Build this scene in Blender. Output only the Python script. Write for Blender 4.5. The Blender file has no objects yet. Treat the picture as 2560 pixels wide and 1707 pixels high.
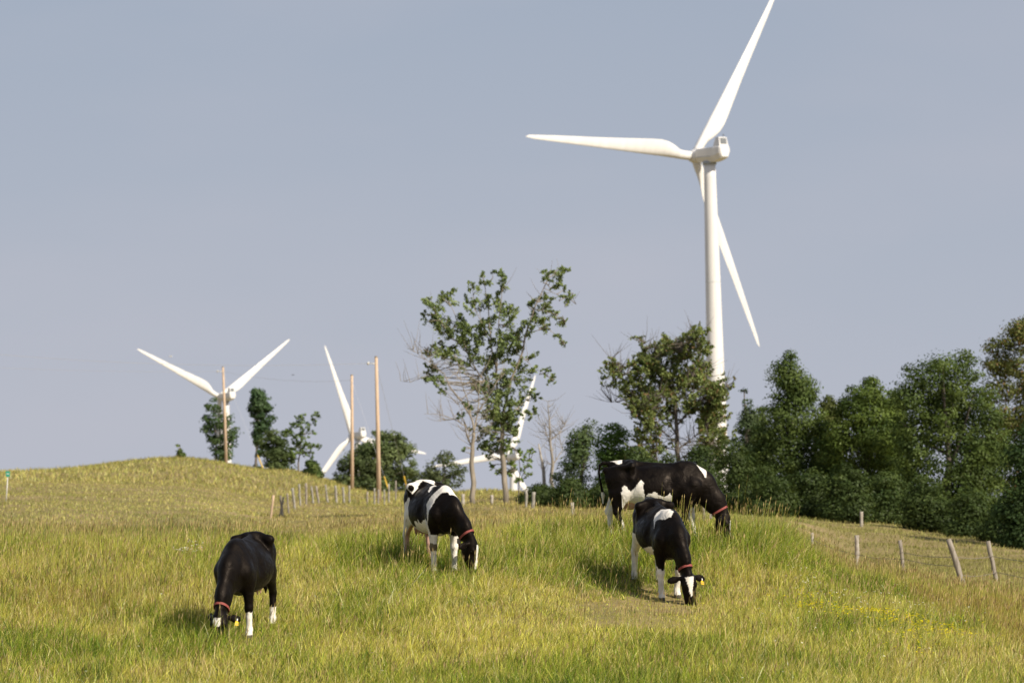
import bpy, math, random
import numpy as np
from mathutils import Vector, Matrix

random.seed(7)
rng = np.random.default_rng(11)
C = bpy.context.scene.collection
SC = bpy.context.scene

# ------------------------------------------------------------------ camera
W0, H0 = 2560.0, 1707.0
FOC = 9600.0                      # focal length in photograph pixels (135 mm lens on a 36 mm sensor)
PITCH = math.atan(416.5 / FOC)
ROLL = math.radians(1.0)
EYE = Vector((0, 0, 2.6))
fwd = Vector((0, math.cos(PITCH), math.sin(PITCH)))
r0 = Vector((1, 0, 0))
u0 = Vector((0, -math.sin(PITCH), math.cos(PITCH)))
cr = r0 * math.cos(ROLL) - u0 * math.sin(ROLL)
cu = r0 * math.sin(ROLL) + u0 * math.cos(ROLL)
cam_d = bpy.data.cameras.new('camera')
cam = bpy.data.objects.new('camera', cam_d)
C.objects.link(cam)
m3 = Matrix((cr, cu, -fwd)).transposed()
cam.matrix_world = Matrix.Translation(EYE) @ m3.to_4x4()
cam_d.sensor_width = 36.0
cam_d.lens = 135.0
cam_d.clip_start = 0.5
cam_d.clip_end = 20000
cam_d.dof.use_dof = True
cam_d.dof.focus_distance = 60.0
cam_d.dof.aperture_fstop = 3.6
SC.camera = cam

# ------------------------------------------------------------------ world, sun, exposure
SUN_EL = math.radians(36)
SUN_DIR = Vector((0.73, -0.68, 0)).normalized() * math.cos(SUN_EL) + Vector((0, 0, math.sin(SUN_EL)))
wd = bpy.data.worlds.new('World')
SC.world = wd
wd.use_nodes = True
nt = wd.node_tree
nt.nodes.clear()
sky = nt.nodes.new('ShaderNodeTexSky')
sky.sky_type = 'NISHITA'
sky.sun_disc = False
sky.sun_elevation = SUN_EL
sky.sun_rotation = math.atan2(SUN_DIR.x, SUN_DIR.y)
sky.air_density = 1.0
sky.dust_density = 2.0
sky.ozone_density = 2.0
hsv = nt.nodes.new('ShaderNodeHueSaturation')
hsv.inputs['Saturation'].default_value = 0.8
mul = nt.nodes.new('ShaderNodeMix'); mul.data_type = 'RGBA'; mul.blend_type = 'MULTIPLY'
mul.inputs[0].default_value = 1.0
mul.inputs[7].default_value = (1.0, 1.0, 1.0, 1)
SKY_TINT = mul.inputs[7]
# thin summer haze clouds, soft and low in contrast
tc = nt.nodes.new('ShaderNodeTexCoord')
mp = nt.nodes.new('ShaderNodeMapping'); mp.inputs['Scale'].default_value = (5, 5, 14)
nz = nt.nodes.new('ShaderNodeTexNoise'); nz.inputs['Scale'].default_value = 1.3; nz.inputs['Detail'].default_value = 4
rp = nt.nodes.new('ShaderNodeMapRange'); rp.inputs[1].default_value = 0.42; rp.inputs[2].default_value = 0.75
rp.inputs[3].default_value = 0.0; rp.inputs[4].default_value = 0.24
cl = nt.nodes.new('ShaderNodeMix'); cl.data_type = 'RGBA'
cl.inputs[7].default_value = (5.0, 4.75, 5.2, 1)
CLOUD = cl.inputs[7]
bg = nt.nodes.new('ShaderNodeBackground')
bg.inputs[1].default_value = 0.1
wo = nt.nodes.new('ShaderNodeOutputWorld')
L = nt.links
L.new(sky.outputs[0], hsv.inputs['Color']); L.new(hsv.outputs[0], mul.inputs[6])
L.new(tc.outputs['Generated'], mp.inputs[0]); L.new(mp.outputs[0], nz.inputs[0]); L.new(nz.outputs[0], rp.inputs[0])
# summer haze veil: pale lavender grey at the horizon, thinning towards the zenith
sx = nt.nodes.new('ShaderNodeSeparateXYZ'); L.new(tc.outputs['Generated'], sx.inputs[0])
vr = nt.nodes.new('ShaderNodeMapRange'); vr.inputs[1].default_value = 0.10; vr.inputs[2].default_value = 0.75
vr.inputs[3].default_value = 0.94; vr.inputs[4].default_value = 0.25
L.new(sx.outputs[2], vr.inputs[0])
hr_ = nt.nodes.new('ShaderNodeMapRange'); hr_.inputs[1].default_value = -0.01; hr_.inputs[2].default_value = 0.14
L.new(sx.outputs[2], hr_.inputs[0])
hz_ = nt.nodes.new('ShaderNodeMix'); hz_.data_type = 'RGBA'
hz_.inputs[6].default_value = (4.22, 4.44, 5.14, 1); hz_.inputs[7].default_value = (3.12, 3.58, 4.45, 1)
L.new(hr_.outputs[0], hz_.inputs[0])
ve = nt.nodes.new('ShaderNodeMix'); ve.data_type = 'RGBA'
L.new(vr.outputs[0], ve.inputs[0]); L.new(mul.outputs[2], ve.inputs[6]); L.new(hz_.outputs[2], ve.inputs[7])
L.new(rp.outputs[0], cl.inputs[0]); L.new(ve.outputs[2], cl.inputs[6])
L.new(cl.outputs[2], bg.inputs[0]); L.new(bg.outputs[0], wo.inputs[0])
SKY_TINT.default_value = (1.0, 1.0, 1.0, 1)

sun_d = bpy.data.lights.new('sun', 'SUN')
sun_d.energy = 5.0
sun_d.angle = math.radians(0.6)
sun_d.color = (1.0, 0.91, 0.76)
sun = bpy.data.objects.new('sun', sun_d)
C.objects.link(sun)
sun.rotation_euler = SUN_DIR.to_track_quat('Z', 'Y').to_euler()
SC.view_settings.view_transform = 'Standard'
SC.view_settings.look = 'None'
SC.view_settings.exposure = 0.22
SC.view_settings.gamma = 1.0
SC.view_settings.use_curve_mapping = False
SC.cycles.max_bounces = 6
SC.cycles.transparent_max_bounces = 4
SC.cycles.sample_clamp_indirect = 4

# ------------------------------------------------------------------ helpers
def P(px, py, d):
    """the world point that lies at depth d on the line of sight through a photograph position"""
    return EYE + fwd * d + cr * ((px - W0 / 2) / FOC * d) - cu * ((py - H0 / 2) / FOC * d)

def proj(p):
    q = Vector(p) - EYE
    d = q.dot(fwd)
    return W0 / 2 + q.dot(cr) / d * FOC, H0 / 2 - q.dot(cu) / d * FOC, d

def tag(o, label=None, cat=None, group=None, kind=None):
    if label: o['label'] = label
    if cat: o['category'] = cat
    if group: o['group'] = group
    if kind: o['kind'] = kind
    return o

def empty(name, loc=(0, 0, 0), rz=0.0):
    o = bpy.data.objects.new(name, None)
    o.location = loc
    o.rotation_euler = (0, 0, rz)
    o.empty_display_size = 0.3
    C.objects.link(o)
    return o

def link_mesh(name, me, mats, parent=None, smooth=False):
    o = bpy.data.objects.new(name, me)
    if not isinstance(mats, (list, tuple)): mats = [mats]
    for m in mats: me.materials.append(m)
    if smooth: me.shade_smooth()
    C.objects.link(o)
    if parent is not None: o.parent = parent
    return o

def np_mesh(name, V, F, col=None, attr='tint'):
    """mesh from numpy arrays, F is (n,3) or (n,4) or list of such"""
    me = bpy.data.meshes.new(name)
    if not isinstance(F, list): F = [F]
    F = [f for f in F if len(f)]
    me.vertices.add(len(V))
    me.vertices.foreach_set('co', np.ascontiguousarray(V, dtype=np.float32).ravel())
    nl = sum(f.size for f in F); nf = sum(len(f) for f in F)
    me.loops.add(nl); me.polygons.add(nf)
    me.loops.foreach_set('vertex_index', np.concatenate([f.ravel() for f in F]).astype(np.int32))
    tot = np.concatenate([np.full(len(f), f.shape[1]) for f in F]).astype(np.int32)
    st = np.concatenate([[0], np.cumsum(tot)[:-1]]).astype(np.int32)
    me.polygons.foreach_set('loop_start', st)
    try: me.polygons.foreach_set('loop_total', tot)
    except Exception: pass
    me.update(calc_edges=True)
    if col is not None:
        a = me.attributes.new(attr, 'FLOAT_COLOR', 'POINT')
        c4 = np.ones((len(V), 4), np.float32); c4[:, :3] = col
        a.data.foreach_set('color', c4.ravel())
    return me

class MB:
    """collects simple solids into one mesh"""
    def __init__(s): s.v = []; s.f = []
    def add(s, v, f):
        n = len(s.v); s.v += [tuple(p) for p in v]; s.f += [tuple(i + n for i in q) for q in f]
    def box(s, x0, x1, y0, y1, z0, z1, M=None):
        v = [Vector((x, y, z)) for x in (x0, x1) for y in (y0, y1) for z in (z0, z1)]
        if M is not None: v = [M @ p for p in v]
        s.add(v, [(0, 1, 3, 2), (4, 6, 7, 5), (0, 4, 5, 1), (2, 3, 7, 6), (0, 2, 6, 4), (1, 5, 7, 3)])
    def rings(s, rings, cap=True):
        n = len(rings[0]); base = len(s.v)
        for r in rings: s.v += [tuple(p) for p in r]
        for i in range(len(rings) - 1):
            for j in range(n):
                a = base + i * n + j; b = base + i * n + (j + 1) % n
                s.f.append((a, b, b + n, a + n))
        if cap:
            s.f.append(tuple(base + j for j in reversed(range(n))))
            s.f.append(tuple(base + (len(rings) - 1) * n + j for j in range(n)))
    def tube(s, pts, rad, n=8, cap=True):
        pts = [Vector(p) for p in pts]
        if not hasattr(rad, '__len__'): rad = [rad] * len(pts)
        rings = []
        up = None
        for i, p in enumerate(pts):
            t = (pts[min(i + 1, len(pts) - 1)] - pts[max(i - 1, 0)]).normalized()
            if up is None:
                up = Vector((0, 0, 1)) if abs(t.z) < .9 else Vector((1, 0, 0))
            a = t.cross(up).normalized(); b = a.cross(t).normalized(); up = b
            rings.append([p + (a * math.cos(2 * math.pi * k / n) + b * math.sin(2 * math.pi * k / n)) * rad[i] for k in range(n)])
        s.rings(rings, cap)
    def build(s, name, mat, parent=None, smooth=False):
        me = bpy.data.meshes.new(name)
        me.from_pydata(s.v, [], s.f)
        me.update()
        return link_mesh(name, me, mat, parent, smooth)

# value noise in numpy (2-D / 3-D), smooth
def _hash(ix, iy, iz, seed):
    n = (ix * 374761393 + iy * 668265263 + iz * 2147483647 + seed * 1274126177) & 0xFFFFFFFF
    n = ((n ^ (n >> 13)) * 1274126177) & 0xFFFFFFFF
    return ((n ^ (n >> 16)) & 0xFFFFFF) / float(0xFFFFFF)
def noise(x, y, z=0.0, seed=0):
    x = np.asarray(x, float); y = np.asarray(y, float); z = np.asarray(z, float) + np.zeros_like(x)
    ix, iy, iz = np.floor(x).astype(np.int64), np.floor(y).astype(np.int64), np.floor(z).astype(np.int64)
    fx, fy, fz = x - ix, y - iy, z - iz
    fx = fx * fx * (3 - 2 * fx); fy = fy * fy * (3 - 2 * fy); fz = fz * fz * (3 - 2 * fz)
    r = 0
    for a in (0, 1):
        for b in (0, 1):
            for c in (0, 1):
                w = (fx if a else 1 - fx) * (fy if b else 1 - fy) * (fz if c else 1 - fz)
                r = r + w * _hash(ix + a, iy + b, iz + c, seed)
    return r
def fbm(x, y, seed=0, oct=3, z=0.0):
    r = 0; a = .5; s = 0
    for o in range(oct):
        r = r + a * noise(x * 2 ** o, y * 2 ** o, z * 2 ** o, seed + o * 17); s += a; a *= .5
    return r / s

# ------------------------------------------------------------------ materials
def mat(name, base=(.5, .5, .5), rough=.6, spec=.5, noise_amt=0.0, noise_scale=5.0, base2=None, bump=0.0, bump_scale=40, stretch=None):
    m = bpy.data.materials.new(name); m.use_nodes = True
    n = m.node_tree.nodes; l = m.node_tree.links
    b = n['Principled BSDF']
    b.inputs['Roughness'].default_value = rough
    b.inputs['Specular IOR Level'].default_value = spec
    t = n.new('ShaderNodeTexCoord'); mp = n.new('ShaderNodeMapping')
    if stretch: mp.inputs['Scale'].default_value = stretch
    l.new(t.outputs['Object'], mp.inputs[0])
    nz = n.new('ShaderNodeTexNoise'); nz.inputs['Scale'].default_value = noise_scale; nz.inputs['Detail'].default_value = 5
    l.new(mp.outputs[0], nz.inputs[0])
    mx = n.new('ShaderNodeMix'); mx.data_type = 'RGBA'
    b2 = base2 or tuple(c * (1 - noise_amt) for c in base)
    mx.inputs[6].default_value = (*base, 1); mx.inputs[7].default_value = (*b2, 1)
    mr = n.new('ShaderNodeMapRange'); mr.inputs[1].default_value = .35; mr.inputs[2].default_value = .65
    l.new(nz.outputs[0], mr.inputs[0]); l.new(mr.outputs[0], mx.inputs[0]); l.new(mx.outputs[2], b.inputs['Base Color'])
    if bump:
        bn = n.new('ShaderNodeTexNoise'); bn.inputs['Scale'].default_value = bump_scale; bn.inputs['Detail'].default_value = 3
        l.new(mp.outputs[0], bn.inputs[0])
        bu = n.new('ShaderNodeBump'); bu.inputs['Strength'].default_value = bump; bu.inputs['Distance'].default_value = .02
        l.new(bn.outputs[0], bu.inputs['Height']); l.new(bu.outputs[0], b.inputs['Normal'])
    return m

def leaf_mat(name, trans=.35, gain=(1, 1, 1)):
    """diffuse + translucent from the colour stored on each leaf or blade"""
    m = bpy.data.materials.new(name); m.use_nodes = True
    n = m.node_tree.nodes; l = m.node_tree.links
    n.clear()
    at = n.new('ShaderNodeAttribute'); at.attribute_name = 'tint'
    g = n.new('ShaderNodeMix'); g.data_type = 'RGBA'; g.blend_type = 'MULTIPLY'; g.inputs[0].default_value = 1; g.inputs[7].default_value = (*gain, 1)
    l.new(at.outputs['Color'], g.inputs[6])
    g2 = n.new('ShaderNodeMix'); g2.data_type = 'RGBA'; g2.blend_type = 'MULTIPLY'; g2.inputs[0].default_value = 1; g2.inputs[7].default_value = (1.15, 1.1, .6, 1)
    l.new(g.outputs[2], g2.inputs[6])
    d = n.new('ShaderNodeBsdfDiffuse'); t = n.new('ShaderNodeBsdfTranslucent')
    gl = n.new('ShaderNodeBsdfGlossy'); gl.inputs['Roughness'].default_value = .5; gl.inputs['Color'].default_value = (1, 1, 1, 1)
    l.new(g.outputs[2], d.inputs[0]); l.new(g2.outputs[2], t.inputs[0])
    mx = n.new('ShaderNodeMixShader'); mx.inputs[0].default_value = trans
    l.new(d.outputs[0], mx.inputs[1]); l.new(t.outputs[0], mx.inputs[2])
    m2 = n.new('ShaderNodeMixShader'); m2.inputs[0].default_value = .008
    l.new(mx.outputs[0], m2.inputs[1]); l.new(gl.outputs[0], m2.inputs[2])
    o = n.new('ShaderNodeOutputMaterial'); l.new(m2.outputs[0], o.inputs[0])
    return m

M_GRASS = leaf_mat('grass_blades', .4)
M_LEAF = leaf_mat('tree_leaves', .3)
M_BARK = mat('bark', (.20, .17, .14), .9, .2, base2=(.10, .085, .07), noise_scale=6, stretch=(1, 1, .25), bump=.4, bump_scale=20)
M_BARKP = mat('pale_bark', (.34, .29, .23), .9, .2, base2=(.19, .165, .13), noise_scale=4, stretch=(1, 1, .25), bump=.4, bump_scale=20)
M_DEAD = mat('dead_wood', (.34, .30, .25), .9, .2, base2=(.24, .21, .17), noise_scale=4, stretch=(1, 1, .2))
M_POLE = mat('pole_wood', (.62, .46, .33), .85, .2, base2=(.44, .32, .22), noise_scale=2, stretch=(4, 4, .35))
M_POST = mat('grey_post_wood', (.34, .30, .25), .9, .2, base2=(.2, .17, .14), noise_scale=8, stretch=(2, 2, .4))
M_POSTW = mat('pale_post_wood', (.46, .42, .36), .9, .2, base2=(.25, .21, .17), noise_scale=9, stretch=(1, 1, .6))
M_POSTG = mat('weathered_post_wood', (.34, .32, .28), .9, .2, base2=(.22, .20, .16), noise_scale=9, stretch=(1, 1, .6))
M_WIRE = mat('fence_wire', (.20, .17, .14), .6, .4)
M_LINE = mat('power_line_metal', (.55, .55, .57), .45, .5)
M_YEL = mat('yellow_plastic', (.80, .52, .06), .5, .5, noise_amt=.15)
M_WHITE = mat('turbine_white_paint', (.74, .72, .70), .4, .4, noise_amt=.09, noise_scale=.9, stretch=(1, 1, .15))
M_GREYP = mat('turbine_grey_panel', (.36, .38, .40), .5, .5, noise_amt=.2, noise_scale=2)
M_DARK = mat('turbine_dark_grille', (.16, .17, .18), .5, .5, noise_amt=.2)
M_SEAM = mat('tower_joint', (.6, .6, .59), .5, .5, noise_amt=.1)
M_GREEN = mat('green_sign_paint', (.02, .30, .20), .5, .5, noise_amt=.1)
M_STAKE = mat('white_stake', (.62, .60, .55), .6, .4, noise_amt=.2)
M_COLLAR = mat('red_collar_webbing', (.27, .065, .055), .7, .3, noise_amt=.25, noise_scale=20)
M_TAG = mat('yellow_ear_tag', (.85, .52, .02), .5, .4, noise_amt=.1)
M_STUD = mat('white_tag_stud', (.8, .8, .78), .4, .5)
M_EYE = mat('cow_eye', (.01, .008, .006), .1, .6)
M_BIRD = mat('pale_bird_feathers', (.7, .7, .68), .8, .2)
M_BIRDD = mat('dark_bird_feathers', (.06, .06, .07), .8, .2)

def ground_mat():
    m = bpy.data.materials.new('pasture_soil'); m.use_nodes = True
    n = m.node_tree.nodes; l = m.node_tree.links
    b = n['Principled BSDF']; b.inputs['Roughness'].default_value = 1; b.inputs['Specular IOR Level'].default_value = .05
    t = n.new('ShaderNodeTexCoord')
    a = n.new('ShaderNodeTexNoise'); a.inputs['Scale'].default_value = .25; a.inputs['Detail'].default_value = 8
    c = n.new('ShaderNodeTexNoise'); c.inputs['Scale'].default_value = 6; c.inputs['Detail'].default_value = 6
    for q in (a, c): l.new(t.outputs['Object'], q.inputs[0])
    r = n.new('ShaderNodeValToRGB')
    e = r.color_ramp.elements
    e[0].position = .3; e[0].color = (.22, .19, .075, 1); e[1].position = .7; e[1].color = (.34, .25, .14, 1)
    k = e.new(.5); k.color = (.28, .22, .10, 1)
    l.new(a.outputs[0], r.inputs[0])
    mx = n.new('ShaderNodeMix'); mx.data_type = 'RGBA'; mx.blend_type = 'MULTIPLY'; mx.inputs[0].default_value = .7
    r2 = n.new('ShaderNodeValToRGB'); r2.color_ramp.elements[0].position = .35; r2.color_ramp.elements[0].color = (.55, .6, .5, 1); r2.color_ramp.elements[1].position = .65
    l.new(c.outputs[0], r2.inputs[0]); l.new(r.outputs[0], mx.inputs[6]); l.new(r2.outputs[0], mx.inputs[7])
    l.new(mx.outputs[2], b.inputs['Base Color'])
    return m
M_GROUND = ground_mat()

# ------------------------------------------------------------------ terrain
GD = np.array([5, 30, 48, 54.5, 61, 65.5, 69, 74, 85, 100, 120, 140, 170, 200, 260, 320, 400, 500, 800, 2000, 9000.])
GU = np.array([-9000, -600, 0, 430, 700, 950, 1200, 1500, 1750, 1930, 2150, 2400, 2560, 3100, 12000.])
_T = [
 [1750,1600,1470,1400,1388,1400,1420,1410,1370,1340,1290,1255,1210,1195,1200,1220,1270],
 [1750,1600,1470,1400,1388,1400,1420,1410,1370,1340,1290,1255,1210,1195,1200,1220,1270],
 [1755,1600,1465,1395,1382,1400,1420,1405,1365,1335,1292,1255,1208,1182,1190,1215,1270],
 [1755,1600,1470,1395,1385,1410,1430,1415,1370,1338,1300,1265,1210,1172,1146,1170,1260],
 [1755,1600,1465,1390,1375,1400,1420,1405,1375,1352,1325,1300,1250,1210,1178,1196,1260],
 [1750,1595,1460,1382,1362,1380,1392,1372,1347,1332,1312,1292,1266,1250,1232,1245,1270],
 [1745,1590,1460,1380,1350,1360,1368,1350,1330,1310,1280,1254,1240,1231,1245,1260,1275],
 [1740,1595,1498,1364,1340,1352,1364,1344,1324,1308,1288,1274,1264,1258,1262,1270,1280],
 [1740,1600,1508,1368,1344,1362,1378,1362,1334,1318,1298,1286,1277,1270,1270,1275,1285],
 [1735,1600,1512,1398,1356,1378,1394,1374,1348,1328,1306,1295,1284,1275,1275,1280,1290],
 [1735,1605,1532,1472,1452,1458,1458,1452,1434,1408,1348,1308,1290,1285,1280,1280,1290],
 [1740,1620,1562,1522,1506,1500,1490,1478,1450,1418,1362,1328,1310,1305,1290,1285,1290],
 [1745,1635,1582,1547,1532,1522,1507,1488,1448,1410,1372,1352,1335,1320,1300,1290,1290],
 [1755,1650,1600,1570,1552,1542,1525,1500,1455,1415,1385,1365,1345,1330,1300,1290,1290],
 [1755,1650,1600,1570,1552,1542,1525,1500,1455,1415,1385,1365,1345,1330,1300,1290,1290],
]
GZ = np.zeros((len(GU), len(GD)))
for i, row in enumerate(_T):
    u = min(max(GU[i], -600), 3100)
    hz = 1270 - math.tan(ROLL) * (u - 1280)
    GZ[i, 0] = -2.35; GZ[i, 1] = -2.45
    for j, py in enumerate(row):
        GZ[i, j + 2] = (hz - py) / FOC * GD[j + 2]
    GZ[i, -2] = GZ[i, -3] * 1.2 - 4.0
    GZ[i, -1] = -14.0
LGD = np.log(GD)

def _cr(p0, p1, p2, p3, t):
    return 0.5 * ((2 * p1) + (-p0 + p2) * t + (2 * p0 - 5 * p1 + 4 * p2 - p3) * t * t + (-p0 + 3 * p1 - 3 * p2 + p3) * t ** 3)

def ground(x, y):
    x = np.asarray(x, float); y = np.maximum(np.asarray(y, float), 5.0)
    u = np.clip(W0 / 2 + FOC * x / y, GU[0], GU[-1]); ld = np.log(np.clip(y, 5, 9000))
    iu = np.clip(np.searchsorted(GU, u, side='right') - 1, 0, len(GU) - 2)
    jd = np.clip(np.searchsorted(LGD, ld, side='right') - 1, 0, len(GD) - 2)
    tu = (u - GU[iu]) / (GU[iu + 1] - GU[iu]); td = (ld - LGD[jd]) / (LGD[jd + 1] - LGD[jd])
    tu = tu * tu * (3 - 2 * tu)
    def prof(i):
        j0 = np.maximum(jd - 1, 0); j3 = np.minimum(jd + 2, len(GD) - 1)
        return _cr(GZ[i, j0], GZ[i, jd], GZ[i, jd + 1], GZ[i, j3], td)
    z = prof(iu) * (1 - tu) + prof(iu + 1) * tu
    amp = np.clip(y / 60.0, .3, 3) * 0.06
    z = z + (fbm(x * .55, y * .55, 3) - .5) * amp * np.clip(1.6 - y / 400, 0.1, 1)
    z = z + (fbm(x * .07, y * .07, 9) - .5) * .5 * np.clip((y - 75) / 60, 0, 1) * np.clip(1.6 - y / 400, 0.1, 1)
    return z + EYE.z

def base(px, d, extra=0.0):
    """ground point seen at photograph column px, at depth y = d"""
    x = (px - W0 / 2) / FOC * d
    for _ in range(4):
        z = float(ground(x, d))
        q = proj((x, d, z))
        x += (px - q[0]) / FOC * d
    return Vector((x, d, float(ground(x, d)) + extra))

def build_ground():
    ys = np.concatenate([np.geomspace(5, 45, 30), np.linspace(45.6, 80, 130), np.geomspace(80.5, 520, 190), np.geomspace(530, 9000, 50)])
    us = np.concatenate([np.linspace(-9000, -700, 30)[:-1], np.linspace(-700, 3300, 241), np.linspace(3300, 12000, 30)[1:]])
    U, Y = np.meshgrid(us, ys)
    X = (U - W0 / 2) / FOC * Y
    Z = ground(X, Y)
    V = np.stack([X, Y, Z], -1).reshape(-1, 3)
    nu, ny = len(us), len(ys)
    i = np.arange(ny - 1)[:, None] * nu + np.arange(nu - 1)[None]
    F = np.stack([i, i + 1, i + nu + 1, i + nu], -1).reshape(-1, 4)
    me = np_mesh('ground', V, F)
    o = link_mesh('ground', me, M_GROUND, None, True)
    tag(o, kind='structure')
build_ground()

# ------------------------------------------------------------------ grass
def smooth01(a, b, x):
    t = np.clip((x - a) / (b - a), 0, 1); return t * t * (3 - 2 * t)

def blades(x, y, h, w, col, lean=.35, tipcol=None, seed=1):
    """curved blades of three segments; each leans out, bends over and twists its own way"""
    r = np.random.default_rng(seed)
    n = len(x); z = ground(x, y) - .02
    a = r.uniform(0, 2 * np.pi, n); fx, fy = np.cos(a), np.sin(a)
    b = r.uniform(0, 2 * np.pi, n); th = np.abs(r.normal(0, lean, n)) + .05      # lean at the foot
    cv = np.abs(r.normal(0, .9, n)) * (lean / .4)                                   # how far it bends over
    dx, dy = np.cos(b) + .25, np.sin(b)
    V = np.empty((n, 7, 3), np.float32)
    px_, pz = np.zeros(n), np.zeros(n); pts = [(px_, pz)]
    for k in range(3):
        ang = th + cv * (k / 2.0) ** 1.3
        px_ = px_ + np.sin(ang) * h / 3; pz = pz + np.cos(ang) * h / 3; pts.append((px_, pz))
    for k in range(3):
        ww = w / 2 * (1.0, .9, .6)[k]
        q, zz = pts[k]
        V[:, 2 * k] = np.stack([x + dx * q - fx * ww, y + dy * q - fy * ww, z + zz], -1)
        V[:, 2 * k + 1] = np.stack([x + dx * q + fx * ww, y + dy * q + fy * ww, z + zz], -1)
    q, zz = pts[3]
    V[:, 6] = np.stack([x + dx * q, y + dy * q, z + zz], -1)
    i = (np.arange(n) * 7)[:, None]
    Q = np.concatenate([i + np.array([[0, 1, 3, 2]]), i + np.array([[2, 3, 5, 4]])]); T = i + np.array([[4, 5, 6]])
    cc = np.repeat(np.asarray(col, np.float32)[:, None, :], 7, 1)
    return V.reshape(-1, 3), Q, T, cc.reshape(-1, 3)

def merge(parts):
    Vs, Qs, Ts, Cs = [], [], [], []; off = 0
    for V, Q, T, c in parts:
        Vs.append(V); Cs.append(c)
        if len(Q): Qs.append(Q + off)
        if len(T): Ts.append(T + off)
        off += len(V)
    F = []
    if Qs: F.append(np.concatenate(Qs))
    if Ts: F.append(np.concatenate(Ts))
    return np.concatenate(Vs), F, np.concatenate(Cs)

G_GREEN = np.array([.26, .34, .034]); G_YEL = np.array([.57, .54, .105]); G_DRY = np.array([.68, .56, .26]); G_DEEP = np.array([.085, .145, .022]); G_BROWN = np.array([.36, .26, .085])
def patch(u, py, cu_, cy_, ru, ry):
    return np.exp(-(((u - cu_) / ru) ** 2 + ((py - cy_) / ry) ** 2))

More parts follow.
